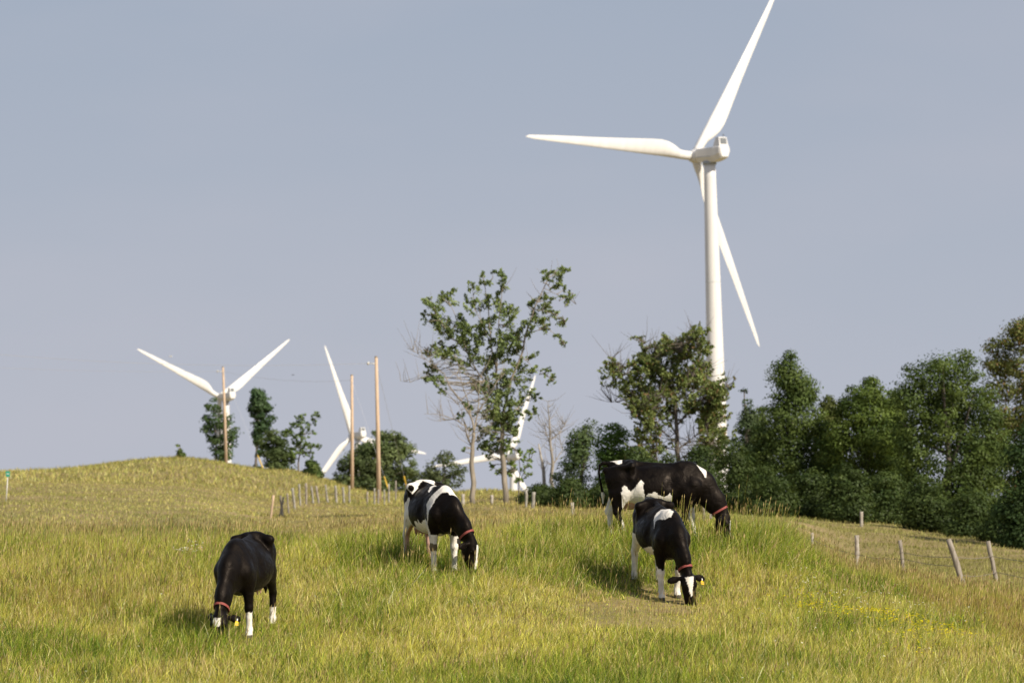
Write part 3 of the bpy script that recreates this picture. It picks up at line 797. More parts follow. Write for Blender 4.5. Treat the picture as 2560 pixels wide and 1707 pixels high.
def dense_tree(name, label, cat, px, d, outline, colA=DG, colB=MG, lsize=.24, clumps=80, per=150, trunk=True, brown=0.0, bark=None, crad=(.5, 1.0), seed=0, group='trees and shrubs of the belt on the right', squash=.62, trunk_r=.22, base_d=None, leaf_name='crown', tr_vis=None):
    """outline: rows (py, px_left, px_right) from the top of the crown to the bottom"""
    r = np.random.default_rng(seed + int(px))
    clumps = int(clumps * .78); crad = (crad[0] * .75, crad[1] * 1.4)
    if d < 300: lsize *= .72; per = int(per * 1.9)
    else: per = int(per * 1.3)
    b = base(px, d)
    root = empty(name, b)
    tag(root, label, cat, group)
    s = d / FOC
    out = np.array(outline, float)
    py = r.uniform(0, 1, clumps)
    ysamp = out[:, 0]
    wgt = (out[:, 2] - out[:, 1])
    # rows sampled in proportion to their width
    g = np.linspace(ysamp[0], ysamp[-1], 60); wl = np.interp(g, ysamp, out[:, 1]); wr = np.interp(g, ysamp, out[:, 2])
    p_ = np.maximum(wr - wl, 8) ** 1.3; p_ /= p_.sum()
    gi = r.choice(60, clumps, p=p_)
    cy = g[gi] + r.uniform(-4, 4, clumps)
    l_, r_ = np.interp(cy, ysamp, out[:, 1]), np.interp(cy, ysamp, out[:, 2])
    rad = crad[0] + (crad[1] - crad[0]) * r.uniform(0, 1, clumps) ** 1.6
    rad = np.minimum(rad, np.maximum((r_ - l_) * s * .42, .2))
    hw = np.maximum((r_ - l_) / 2 * s - rad * .75, .05)
    a = r.uniform(0, 2 * np.pi, clumps); q = r.uniform(0, 1, clumps) ** .35
    cx = np.empty((clumps, 3))
    for i in range(clumps):
        w = P((l_[i] + r_[i]) / 2, cy[i] + rad[i] * .5 / s, d)
        cx[i] = [w.x + hw[i] * q[i] * math.cos(a[i]), w.y + hw[i] * q[i] * math.sin(a[i]) * .8, w.z]
    gz = ground(cx[:, 0], cx[:, 1]) + rad * .5
    cx[:, 2] = np.maximum(cx[:, 2], gz)
    cnt = np.maximum((per * (rad / np.mean(crad)) ** 1.6).astype(int), 12)
    bb = np.array([b.x, b.y, b.z])
    V, F, col = merge([leaves_np(cx - bb, rad, cnt, lsize, colA, colB, r, squash, brown=brown, hollow=.55, gain=1.2)])
    link_mesh(leaf_name, np_mesh('leaves', V, F, col), M_LEAF, root)
    if trunk:
        m = MB(); topz = P(px, ysamp[0] + .18 * (ysamp[-1] - ysamp[0]), d).z - b.z
        tp = []
        tcx = P((np.interp(ysamp[0] + 20, ysamp, out[:, 1]) + np.interp(ysamp[0] + 20, ysamp, out[:, 2])) / 2, ysamp[0] + 20, d).x - b.x
        for i in range(7):
            t = i / 6; tp.append((tcx * t + r.normal() * .08 * (i > 0), r.normal() * .1 * (i > 0), -.3 + (topz + .3) * t))
        limb(m, tp, trunk_r, .04, 8)
        for i in range(22):
            t = r.uniform(.3, .95); k = int(t * 6); p0 = Vector(tp[k]).lerp(Vector(tp[min(k + 1, 6)]), t * 6 - k)
            c_ = cx[r.integers(clumps)] - bb
            if c_[2] < p0.z: continue
            mid = (p0 + Vector(c_)) / 2 + Vector((0, 0, -.2))
            m.tube([p0, mid, Vector(c_)], [trunk_r * .4, trunk_r * .25, .03], 5, False)
        m.build('trunk', bark or M_BARK, root, True)
    return root

def open_tree(name, label, cat, px, d, limbs, clusters, colA, colB, lsize, per, tr=.2, bark=None, seed=0, depth=2.5, group=None, squash=.8, brown=0.0, bare=0, hollow=.1, sub=5, spread=1.0):
    """limbs: polylines in photograph columns and rows with start and end radius; each limb also swings out in depth"""
    r = np.random.default_rng(seed)
    b = base(px, d); root = empty(name, b); tag(root, label, cat, group)
    m = MB(); nodes = []
    for li, (pts, ra, rb) in enumerate(limbs):
        dy = 0 if li == 0 else r.uniform(-1, 1) * depth
        P3 = []
        for i, (x, y) in enumerate(pts):
            w = P(x, y, d); t = i / (len(pts) - 1)
            P3.append(Vector((w.x - b.x, dy * t * (1 if li else 0), w.z - b.z)))
        if li == 0: P3[0].z = -.3
        else:
            q = min(nodes, key=lambda v: (v - P3[0]).length) if nodes else P3[0]
            for k in range(len(P3)): P3[k].y += q.y
        # refine with small crookedness
        R = [P3[0]]
        for i in range(len(P3) - 1):
            for k in (.33, .66, 1):
                v = P3[i].lerp(P3[i + 1], k)
                if k < 1: v = v + Vector((r.normal(), r.normal(), 0)) * .022 * (P3[i + 1] - P3[i]).length
                R.append(v)
        kk = .78 if li == 0 else .6
        limb(m, R, ra * kk, rb * kk, 7)
        nodes += R
    # bare twigs
    for i in range(bare):
        k = r.integers(len(nodes) // 5, len(nodes)); p0 = nodes[k]
        a = Vector((r.normal(), r.normal() * .7, abs(r.normal()) * .8 + .2)).normalized()
        ln = r.uniform(.5, 1.6)
        m.tube([p0, p0 + a * ln * .5 + Vector((r.normal(), r.normal(), r.normal())) * .06, p0 + a * ln + Vector((0, 0, .15))], [.015, .010, .004], 4, False)
    if clusters:
        cx = []; rad = []
        for (x, y, q) in clusters:
            w = P(x, y, d)
            nn = [v for v in nodes if abs(v.z - (w.z - b.z)) < 2.0] or nodes
            near = min(nn, key=lambda v: abs(v.x - (w.x - b.x)) + abs(v.z - (w.z - b.z)))
            yo = near.y + r.normal() * depth * .28
            for _ in range(sub):
                qq = q * d / FOC * .62
                o_ = r.normal(size=3) * qq * .85 * spread
                cx.append((w.x - b.x + o_[0], yo + o_[1], w.z - b.z + o_[2])); rad.append(qq * r.uniform(.35, .95))
        cx = np.array(cx); rad = np.array(rad)
        twigs(m, nodes, cx[r.permutation(len(cx))[:len(cx) // 2]], r, .03)
        cnt = np.maximum((per * (rad / rad.mean()) ** 1.5).astype(int), 8)
        V, F, col = merge([sprays_np(cx, rad, cnt, lsize, colA, colB, r, brown=brown)])
        link_mesh('crown', np_mesh('leaves', V, F, col), M_LEAF, root)
    m.build('trunk', bark or M_BARK, root, True)
    return root

GL = 'trees and shrubs on the left skyline'
# --- centre: tall open tree
Z6 = lambda L_: [(x / 2.45 + 1000, y / 2.45 + 640, q / 2.45) for (x, y, q) in L_]
z6 = lambda L_: [(x / 2.45 + 1000, y / 2.45 + 640) for (x, y) in L_]
cl_ = Z6([(290,260,45),(180,310,35),(230,370,60),(340,390,60),(160,370,25),(450,200,35),(510,150,35),(620,120,35),(640,190,35),(540,260,55),(460,300,45),(560,360,60),(430,420,60),(680,370,50),(900,130,30),(980,110,35),(1010,90,20),(960,190,35),(1030,270,30),(900,270,35),(800,290,25),(850,350,50),(920,340,45),(1000,390,25),(790,420,45),(880,430,40),(740,480,45),(650,500,60),(600,560,60),(700,560,60),(520,470,50),(450,500,50),(380,480,50),(280,450,50),(240,560,50),(170,590,30),(310,600,50),(420,560,50),(500,640,60),(640,640,60),(720,680,55),(800,680,45),(580,700,60),(660,760,60),(620,850,60),(560,900,50),(680,900,50),(760,850,45),(820,850,25),(600,1000,55),(560,980,50),(680,1000,40),(780,960,40),(620,1080,45),(930,760,25),(900,700,20),(970,500,20),(1000,530,18),(180,690,30),(170,760,25),(240,780,30),(260,830,20),(200,720,30),(360,640,30),(480,780,40),(540,800,45),(430,930,20),(660,1130,30),(590,1130,42),(640,1060,48),(560,1060,42),(700,1090,25),(610,1180,30),(500,1130,35),(540,1200,25),(650,950,50),(590,960,45)])
lm = [(z6([(640,1490),(636,1300),(628,1150),(625,1050)]), .21, .13), (z6([(625,1050),(600,900),(590,700),(560,560),(545,380),(520,180)]), .13, .03), (z6([(628,1060),(650,900),(680,760),(740,620),(770,480),(820,330),(880,200),(920,110)]), .13, .03),
      (z6([(600,940),(540,800),(470,700),(410,590),(380,470),(310,300)]), .09, .025), (z6([(590,720),(600,560),(610,350),(640,150)]), .07, .02), (z6([(410,590),(300,480),(220,360)]), .05, .02), (z6([(470,700),(350,620),(250,560),(170,590)]), .05, .02), (z6([(640,1000),(720,930),(800,850)]), .05, .02), (z6([(740,620),(800,670)]), .04, .02), (z6([(770,480),(900,440),(1000,530)]), .04, .015), (z6([(820,330),(940,350),(1010,390)]), .035, .015), (z6([(880,200),(960,240),(1040,270)]), .03, .015), (z6([(920,110),(1000,90)]), .03, .015), (z6([(650,900),(760,960)]), .04, .015), (z6([(560,560),(460,330),(445,200)]), .04, .015), (z6([(740,700),(860,700),(930,760)]), .03, .015)]
open_tree('leafy_tree', 'tall open leafy tree with leaves clumped along upswept limbs, right of a bare pale tree', 'tree', 1262, 200, lm, cl_, (.075, .11, .045), (.20, .24, .085), .12, 48, bark=M_BARKP, seed=3, depth=1.8, bare=40, sub=7, spread=1.25)
lm = [(z6([(447,1480),(440,1300),(445,1190),(452,1080)]), .19, .11), (z6([(452,1080),(440,1000),(380,890),(320,820),(270,720),(180,650),(110,600)]), .09, .015), (z6([(440,1000),(410,870),(370,750),(300,690)]), .06, .015), (z6([(452,1080),(475,960),(480,850),(490,730)]), .08, .02), (z6([(475,960),(530,880),(580,790),(640,720)]), .07, .02), (z6([(430,1150),(400,1040),(330,1000),(230,970),(150,970)]), .06, .012), (z6([(330,1000),(250,1010),(240,960)]), .03, .01), (z6([(445,1180),(420,1130),(415,1060)]), .05, .02), (z6([(480,850),(440,740),(400,690)]), .035, .012), (z6([(110,600),(60,560)]), .015, .008), (z6([(180,730),(60,770),(0,760)]), .015, .008), (z6([(330,1000),(370,940),(350,900)]), .025, .01), (z6([(452,1140),(510,1100),(540,1080)]), .03, .01)]
open_tree('bare_tree', 'nearly leafless pale tree just left of the tall open leafy tree', 'tree', 1183, 196, lm, Z6([(430,930,18),(380,970,20),(360,1000,14),(400,900,14),(470,960,14),(430,1060,12),(390,1190,14)]), (.06, .09, .04), (.11, .15, .05), .12, 7, bark=M_BARKP, seed=4, depth=1.8, bare=130)
open_tree('sapling', 'thin light green sapling right of the tall open leafy tree, over the far tower foot', 'tree', 1300, 202, [([(1296, 1262), (1298, 1200), (1300, 1130)], .05, .02), ([(1298, 1200), (1325, 1150)], .03, .01), ([(1298, 1210), (1275, 1160)], .03, .01)], Z6([(740,1200,30),(770,1250,35),(700,1300,30),(690,1260,25),(780,1320,35),(730,1380,35),(650,1310,30),(800,1190,18),(670,1180,28),(600,1320,25),(560,1280,22),(540,1180,30),(520,1140,25)]), (.08, .13, .03), (.17, .22, .06), .14, 13, seed=5, depth=1.0)
open_tree('dead_tree', 'grey dead tree with thin spires left of the dark trees', 'tree', 1388, 215, [(z6([(945,1480),(935,1280),(920,1150),(915,1000),(905,890)]), .15, .015), (z6([(930,1200),(900,1100),(885,1040)]), .06, .015), (z6([(920,1130),(980,1080),(1010,1030)]), .05, .01), (z6([(935,1280),(1000,1180),(960,1100)]), .05, .015)], None, DG, MG, .2, 0, bark=M_DEAD, seed=6, depth=.8, bare=90)
open_tree('dead_tree', 'short pale broken dead trunk left of the taller dead tree', 'tree', 1362, 214, [(z6([(892,1480),(880,1320),(868,1250),(848,1150)]), .16, .05), (z6([(880,1320),(905,1260)]), .05, .02)], None, DG, MG, .2, 0, bark=M_POSTW, seed=7, depth=.3, bare=10)

# --- left skyline group
dense_tree('shrub', 'tiny dark shrub alone on the crest of the left hill', 'shrub', 447, 395, [(1110, 438, 452), (1122, 431, 462), (1136, 436, 466), (1150, 445, 465)], clumps=16, per=60, crad=(.25, .45), lsize=.2, group=GL, trunk_r=.06)
dense_tree('broad_tree', 'leafy tree around the leftmost pole, thin stems at its foot', 'tree', 540, 470, [(992, 520, 545), (1030, 497, 585), (1060, 497, 605), (1090, 505, 600), (1120, 520, 590), (1160, 530, 580)], clumps=75, per=55, crad=(.5, .9), lsize=.3, group=GL, colA=(.04, .07, .028), colB=(.09, .13, .05), trunk_r=.14)
dense_tree('tall_tree', 'tall two-topped dark tree right of the leftmost pole', 'tree', 640, 480, [(968, 626, 672), (1000, 614, 674), (1030, 612, 692), (1060, 620, 692), (1085, 630, 668), (1165, 632, 655)], clumps=70, per=80, crad=(.45, .85), lsize=.3, group=GL, colA=(.03, .06, .026), colB=(.07, .11, .045), trunk_r=.18)
dense_tree('broad_bush', 'dense bush between the tall two-topped tree and the light open tree', 'bush', 690, 465, [(1068, 670, 712), (1090, 640, 735), (1120, 640, 742), (1165, 650, 740)], clumps=70, per=85, crad=(.5, 1.0), lsize=.3, group=GL, colA=(.045, .07, .025), colB=(.09, .115, .04), trunk_r=.15)
Z5 = lambda L_: [(x / 3.409 + 300, y / 3.409 + 800, q / 3.409) for (x, y, q) in L_]
z5 = lambda L_: [(x / 3.409 + 300, y / 3.409 + 800) for (x, y) in L_]
open_tree('young_tree', 'light green open tree right of the dense left bushes', 'tree', 748, 395, [(z5([(1525,1310),(1525,1180),(1540,1050),(1550,850)]), .13, .03), (z5([(1540,1050),(1600,930),(1690,810)]), .06, .02), (z5([(1530,1100),(1470,970),(1440,880)]), .05, .02), (z5([(1530,1150),(1620,1090),(1680,1080)]), .04, .02)], Z5([(1520,820,35),(1550,870,45),(1690,810,25),(1640,840,30),(1590,900,45),(1500,900,30),(1440,880,30),(1430,960,35),(1480,1000,30),(1560,980,45),(1630,970,40),(1580,1050,50),(1640,1080,45),(1690,1080,20),(1500,1080,40),(1560,1130,45),(1620,1140,30),(1490,1140,35),(1520,1040,30)]), (.07, .11, .035), (.14, .19, .06), .25, 14, seed=9, depth=1.5, group=GL)
dense_tree('low_shrub', 'low dark shrub at the foot of the light green open tree', 'shrub', 785, 385, [(1142, 768, 790), (1160, 758, 806), (1195, 755, 812)], clumps=30, per=80, crad=(.4, .7), lsize=.25, group=GL, trunk=False)
dense_tree('round_bush', 'big round bush behind the tallest and middle poles', 'bush', 935, 400, [(1074, 925, 1000), (1090, 895, 1035), (1115, 865, 1052), (1140, 842, 1062), (1180, 828, 1068), (1215, 826, 1068)], clumps=170, per=110, crad=(.6, 1.1), lsize=.26, group=GL, colA=(.05, .075, .028), colB=(.115, .14, .055), trunk_r=.2)
dense_tree('spreading_bush', 'lower spreading bush between the round bush and the bare tree', 'bush', 1105, 330, [(1124, 1098, 1132), (1142, 1068, 1152), (1165, 1048, 1172), (1200, 1050, 1165), (1225, 1070, 1140)], clumps=75, per=55, crad=(.4, .75), lsize=.2, group=GL, colA=(.06, .08, .035), colB=(.11, .13, .06), trunk_r=.12)

# --- right-hand belt, back to front
def Z7(L_): return [(x / 2.903 + 1400, y / 2.903 + 780) for (x, y) in L_]
dense_tree('arching_tree', 'loose arching tree at the left end of the dark belt', 'tree', 1450, 212, [(1038, 1465, 1495), (1055, 1430, 1500), (1085, 1412, 1490), (1130, 1405, 1480), (1190, 1370, 1480), (1262, 1350, 1490)], clumps=85, per=80, crad=(.35, .75), lsize=.17, colA=(.04, .07, .025), colB=(.10, .13, .05), trunk_r=.14)
dense_tree('bright_tree', 'brighter green tree behind the rump of the standing side-on cow', 'tree', 1530, 208, [(1045, 1530, 1560), (1065, 1475, 1580), (1100, 1480, 1590), (1150, 1475, 1590), (1260, 1470, 1600)], clumps=110, per=120, crad=(.45, .85), lsize=.17, colA=(.045, .09, .02), colB=(.11, .17, .035))
lm = [(Z7([(860,1500),(855,1200),(850,900),(835,640),(820,450)]), .22, .07), (Z7([(850,900),(760,760),(620,600),(480,450),(370,340)]), .09, .02), (Z7([(850,820),(960,700),(1080,600),(1200,540)]), .09, .02), (Z7([(835,640),(780,460),(700,330),(620,220)]), .08, .02), (Z7([(820,450),(900,300),(980,160)]), .08, .02), (Z7([(855,1000),(980,900),(1130,820)]), .06, .02), (Z7([(850,960),(760,880),(640,800),(520,740)]), .06, .02), (Z7([(710,1500),(705,1100),(690,850),(640,640)]), .12, .03), (Z7([(856,1080),(960,1000),(1080,960)]), .05, .015), (Z7([(600,560),(470,640),(380,650)]), .03, .01), (Z7([(830,560),(930,480),(1050,400)]), .06, .02)]
def fill(rows, n, q0, q1, seed):
    r = np.random.default_rng(seed); o = []
    rows = np.array(rows, float)
    g = np.linspace(rows[0, 0], rows[-1, 0], 50); w = np.interp(g, rows[:, 0], rows[:, 2] - rows[:, 1]); w = w / w.sum()
    for _ in range(n):
        y = g[r.choice(50, p=w)]; x = r.uniform(np.interp(y, rows[:, 0], rows[:, 1]), np.interp(y, rows[:, 0], rows[:, 2]))
        o.append((x, y, r.uniform(q0, q1)))
    return o
cl_ = fill([(830, 1740, 1752), (850, 1690, 1765), (880, 1600, 1755), (905, 1530, 1780), (940, 1520, 1785), (975, 1560, 1800), (1010, 1565, 1805), (1040, 1585, 1800)], 185, 9, 19, 31) + fill([(1010, 1580, 1650), (1150, 1570, 1640)], 22, 12, 22, 32) + fill([(1000, 1735, 1808), (1080, 1745, 1818), (1180, 1750, 1815)], 40, 10, 20, 33) + fill([(1030, 1580, 1790), (1120, 1575, 1800)], 14, 8, 14, 35) + [(1745, 820, 10), (1735, 835, 12), (1520, 905, 12), (1512, 925, 9), (1600, 850, 12), (1830, 965, 10), (1790, 930, 14)]
open_tree('maple_tree', 'large open tree before the near turbine tower, with bare brown twigs among its leaves', 'tree', 1693, 205, lm, cl_, (.07, .10, .033), (.19, .22, .07), .12, 34, bark=M_BARK, seed=12, depth=2.4, bare=420, spread=1.3, brown=.08, group='trees and shrubs of the belt on the right')
dense_tree('slim_tree', 'slim pointed grey-green tree right of the near turbine tower', 'tree', 1866, 222, [(952, 1858, 1872), (975, 1848, 1880), (1010, 1846, 1882), (1045, 1835, 1920), (1090, 1820, 1950), (1200, 1810, 1950), (1280, 1810, 1950)], clumps=150, per=90, crad=(.3, .7), lsize=.17, colA=(.04, .065, .03), colB=(.09, .12, .05))
dense_tree('oval_tree', 'tall tree with a narrow oval top at the middle of the dark belt', 'tree', 1978, 215, [(872, 1950, 1985), (895, 1925, 2012), (930, 1915, 2035), (970, 1912, 2055), (1010, 1895, 2075), (1080, 1870, 2100), (1150, 1850, 2110), (1285, 1850, 2110)], clumps=240, per=130, crad=(.5, .95), lsize=.18, trunk_r=.26)
dense_tree('rounded_tree', 'mid height rounded tree between the narrow oval tree and the broad many-topped tree', 'tree', 2165, 212, [(940, 2150, 2192), (960, 2112, 2220), (1000, 2072, 2250), (1060, 2045, 2285), (1140, 2040, 2300), (1295, 2040, 2300)], clumps=280, per=130, crad=(.5, .95), lsize=.18, colA=(.04, .070, .016), colB=(.115, .150, .03))
dense_tree('broad_tree', 'broad dark many-topped tree second from the right edge', 'tree', 2370, 205, [(862, 2330, 2440), (885, 2290, 2452), (915, 2240, 2462), (960, 2215, 2490), (1040, 2205, 2525), (1140, 2205, 2540), (1335, 2205, 2540)], clumps=420, per=130, crad=(.55, 1.05), lsize=.18, trunk_r=.3)
dense_tree('pale_tree', 'tall paler olive tree at the right edge of the picture', 'tree', 2600, 220, [(788, 2515, 2640), (815, 2482, 2690), (870, 2445, 2720), (960, 2440, 2740), (1060, 2450, 2740), (1300, 2460, 2740)], clumps=420, per=110, crad=(.45, .85), lsize=.18, colA=(.075, .090, .026), colB=(.16, .170, .050), brown=.12, trunk_r=.25)
dense_tree('dark_tree', 'very dark low tree at the right edge, nearest of the belt', 'tree', 2600, 172, [(1040, 2560, 2620), (1090, 2500, 2700), (1180, 2480, 2760), (1300, 2470, 2780), (1390, 2475, 2780)], clumps=230, per=130, crad=(.45, .9), lsize=.17, colA=(.022, .042, .015), colB=(.05, .08, .025), trunk_r=.25)
dense_tree('hedgerow_tree', 'low-topped tree behind the gap between the slim and the narrow oval tree', 'tree', 1905, 226, [(1012, 1890, 1920), (1040, 1865, 1940), (1090, 1850, 1950), (1260, 1850, 1950)], clumps=110, per=120, crad=(.45, .85), lsize=.18)
dense_tree('hedgerow_tree', 'tree behind the gap between the narrow oval and the rounded tree', 'tree', 2072, 226, [(985, 2058, 2088), (1010, 2035, 2110), (1070, 2020, 2125), (1270, 2020, 2125)], clumps=130, per=120, crad=(.45, .85), lsize=.18, colA=(.05, .066, .018), colB=(.12, .135, .036))
dense_tree('hedgerow_tree', 'tree behind the gap between the rounded and the broad many-topped tree', 'tree', 2238, 224, [(962, 2222, 2252), (990, 2200, 2275), (1060, 2190, 2290), (1280, 2190, 2290)], clumps=130, per=120, crad=(.45, .85), lsize=.18)
shr = [(1350, 1205, 1262, 60, 'low shrub beside the short broken trunk'), (1425, 1190, 1268, 60, 'low shrub left of the side-on cow, under the arching tree'), (1500, 1200, 1270, 55, 'low shrub directly behind the rump of the side-on cow'), (1590, 1110, 1275, 62, 'low shrub hidden partly by the back of the side-on cow'), (1672, 1130, 1275, 60, 'low shrub at the foot of the large open tree'), (1752, 1100, 1280, 60, 'low shrub behind the shoulder of the side-on cow'),
       (1838, 1090, 1285, 68, 'shrub right of the near turbine tower foot'), (1925, 1150, 1290, 70, 'shrub under the left side of the narrow oval tree'), (2020, 1160, 1298, 70, 'shrub under the right side of the narrow oval tree'), (2115, 1155, 1305, 70, 'shrub under the left side of the rounded tree'), (2215, 1165, 1315, 75, 'shrub between the rounded and the broad tree'), (2320, 1180, 1335, 80, 'shrub at the foot of the broad tree on its left'), (2425, 1210, 1362, 75, 'shrub at the foot of the broad tree on its right'), (2500, 1240, 1390, 60, 'dark shrub beside the very dark low tree')]
for i, (px, top, bot, hw, lab) in enumerate(shr):
    dd = 198 - (px > 2250) * (px - 2250) * .07 - (i % 2) * 3
    dense_tree('low_shrub', lab, 'shrub', px, dd, [(top, px - hw * .3, px + hw * .3), (top + 20, px - hw * .8, px + hw * .8), ((top + bot) / 2, px - hw, px + hw), (bot + 5, px - hw * 1.05, px + hw * 1.05)], clumps=62, per=120, crad=(.45, .85), lsize=.16, colA=(.024, .042, .014), colB=(.066, .090, .024), trunk=False, seed=i * 5)

# ------------------------------------------------------------------ cows
def smin(a, b, k):
    h = np.clip(.5 + .5 * (b - a) / k, 0, 1)
    return b + (a - b) * h - k * h * (1 - h)

class SDF:
    def __init__(s, lo, hi, h):
        s.lo = np.array(lo); s.h = h
        s.n = np.ceil((np.array(hi) - s.lo) / h).astype(int) + 1
        s.F = np.full(s.n, .35, np.float32)
        s.ax = [s.lo[i] + h * np.arange(s.n[i]) for i in range(3)]
    def _win(s, lo, hi, pad=.16):
        a = np.maximum(((np.array(lo) - pad - s.lo) / s.h).astype(int), 0); b = np.minimum(((np.array(hi) + pad - s.lo) / s.h).astype(int) + 2, s.n)
        sl = tuple(slice(a[i], b[i]) for i in range(3))
        X, Y, Z = np.meshgrid(*[s.ax[i][sl[i]] for i in range(3)], indexing='ij')
        return sl, X, Y, Z
    def cap(s, a, b, ra, rb, k=.05, ys=1.0, sub=False):
        a = np.array(a, float); b = np.array(b, float); r = max(ra, rb) * max(1, ys)
        sl, X, Y, Z = s._win(np.minimum(a, b) - r, np.maximum(a, b) + r)
        ab = b - a; L2 = ab.dot(ab) + 1e-9
        t = np.clip(((X - a[0]) * ab[0] + (Y - a[1]) * ab[1] + (Z - a[2]) * ab[2]) / L2, 0, 1)
        dx = X - a[0] - t * ab[0]; dy = (Y - a[1] - t * ab[1]) / ys; dz = Z - a[2] - t * ab[2]
        d = (np.sqrt(dx * dx + dy * dy + dz * dz) - (ra + (rb - ra) * t)) * min(1, ys)
        if sub: s.F[sl] = -smin(-s.F[sl], d, k)
        else: s.F[sl] = smin(s.F[sl], d, k)
    def ell(s, c, r, k=.05, R=None, sub=False):
        c = np.array(c, float); r = np.array(r, float); m = r.max() if R is not None else r
        sl, X, Y, Z = s._win(c - m, c + m)
        q = np.stack([X - c[0], Y - c[1], Z - c[2]], -1)
        if R is not None: q = q @ R          # columns of R are the ellipsoid axes
        k0 = np.linalg.norm(q / r, axis=-1); k1 = np.linalg.norm(q / (r * r), axis=-1) + 1e-9
        d = k0 * (k0 - 1) / k1
        if sub: s.F[sl] = -smin(-s.F[sl], d, k)
        else: s.F[sl] = smin(s.F[sl], d, k)
    def mesh(s):
        F = s.F; nx, ny, nz = F.shape; S = F < 0
        cnt = np.zeros((nx - 1, ny - 1, nz - 1), np.float32); acc = np.zeros((nx - 1, ny - 1, nz - 1, 3), np.float32)
        cor = [(i, j, k) for i in (0, 1) for j in (0, 1) for k in (0, 1)]
        def sl(c): return tuple(slice(c[i], c[i] + s.n[i] - 1) for i in range(3))
        for a in cor:
            for ax in range(3):
                if a[ax]: continue
                b = list(a); b[ax] = 1; b = tuple(b)
                Fa, Fb = F[sl(a)], F[sl(b)]
                m = S[sl(a)] != S[sl(b)]
                t = np.where(m, Fa / np.where(m, Fa - Fb, 1), 0)
                cnt += m
                for q in range(3):
                    acc[..., q] += np.where(m, a[q] + (t if q == ax else 0), 0)
        act = cnt > 0
        idx = np.full(act.shape, -1, int); idx[act] = np.arange(act.sum())
        I = np.argwhere(act)
        V = s.lo + s.h * (I + acc[act] / cnt[act][:, None])
        Q = []
        for ax in range(3):
            o1, o2 = (ax + 1) % 3, (ax + 2) % 3
            a = [slice(None)] * 3; b = [slice(None)] * 3
            a[ax] = slice(0, -1); b[ax] = slice(1, None)
            m = S[tuple(a)] != S[tuple(b)]
            e = np.argwhere(m)
            e = e[(e[:, o1] > 0) & (e[:, o2] > 0) & (e[:, o1] < s.n[o1] - 1) & (e[:, o2] < s.n[o2] - 1)]
            def cell(d1, d2):
                c = e.copy(); c[:, o1] -= d1; c[:, o2] -= d2; return idx[c[:, 0], c[:, 1], c[:, 2]]
            q = np.stack([cell(1, 1), cell(0, 1), cell(0, 0), cell(1, 0)], -1)
            ins = S[tuple(e.T)]
            q[~ins] = q[~ins][:, ::-1]
            Q.append(q)
        return V, np.concatenate(Q)

def coat_mat(name, brown):
    m = bpy.data.materials.new(name); m.use_nodes = True
    n = m.node_tree.nodes; l = m.node_tree.links; b = n['Principled BSDF']
    at = n.new('ShaderNodeAttribute'); at.attribute_name = 'tint'
    t = n.new('ShaderNodeTexCoord'); nz = n.new('ShaderNodeTexNoise'); nz.inputs['Scale'].default_value = 9; nz.inputs['Detail'].default_value = 4
    l.new(t.outputs['Object'], nz.inputs[0])
    mr = n.new('ShaderNodeMapRange'); mr.inputs[1].default_value = .3; mr.inputs[2].default_value = .7; mr.inputs[3].default_value = .75; mr.inputs[4].default_value = 1.1
    l.new(nz.outputs[0], mr.inputs[0])
    mx = n.new('ShaderNodeMix'); mx.data_type = 'RGBA'; mx.blend_type = 'MULTIPLY'; mx.inputs[0].default_value = 1
    l.new(at.outputs['Color'], mx.inputs[6]); l.new(mr.outputs[0], mx.inputs[7]); l.new(mx.outputs[2], b.inputs['Base Color'])
    b.inputs['Roughness'].default_value = .48; b.inputs['Specular IOR Level'].default_value = .13; b.inputs['Specular Tint'].default_value = (1, .84, .72, 1)
    b.inputs['Sheen Weight'].default_value = .02; b.inputs['Sheen Roughness'].default_value = .4; b.inputs['Sheen Tint'].default_value = (.9, .75, .6, 1)
    bn = n.new('ShaderNodeTexNoise'); bn.inputs['Scale'].default_value = 70; bn.inputs['Detail'].default_value = 3
    l.new(t.outputs['Object'], bn.inputs[0])
    bu = n.new('ShaderNodeBump'); bu.inputs['Strength'].default_value = .25; bu.inputs['Distance'].default_value = .008
    bn2 = n.new('ShaderNodeTexNoise'); bn2.inputs['Scale'].default_value = 8; bn2.inputs['Detail'].default_value = 2; bn2.inputs['Distortion'].default_value = .6
    l.new(t.outputs['Object'], bn2.inputs[0])
    bu2 = n.new('ShaderNodeBump'); bu2.inputs['Strength'].default_value = .5; bu2.inputs['Distance'].default_value = .03
    l.new(bn2.outputs[0], bu2.inputs['Height']); l.new(bu2.outputs[0], bu.inputs['Normal'])
    rr = n.new('ShaderNodeMapRange'); rr.inputs[1].default_value = .35; rr.inputs[2].default_value = .65; rr.inputs[3].default_value = .40; rr.inputs[4].default_value = .66
    l.new(nz.outputs[0], rr.inputs[0]); l.new(rr.outputs[0], b.inputs['Roughness'])
    l.new(bn.outputs[0], bu.inputs['Height']); l.new(bu.outputs[0], b.inputs['Normal'])
    return m
M_COAT = coat_mat('cow_coat', 0)

BLACK = np.array([.0032, .0022, .0019]); CREAM = np.array([.80, .75, .68]); PINK = np.array([.55, .34, .28]); HOOF = np.array([.10, .09, .07])

def inpoly(x, y, poly):
    c = np.zeros(len(x), bool); n = len(poly); j = n - 1
    for i in range(n):
        xi, yi = poly[i]; xj, yj = poly[j]
        cond = ((yi > y) != (yj > y)) & (x < (xj - xi) * (y - yi) / ((yj - yi) if yj != yi else 1e-9) + xi)
        c ^= cond; j = i
    return c

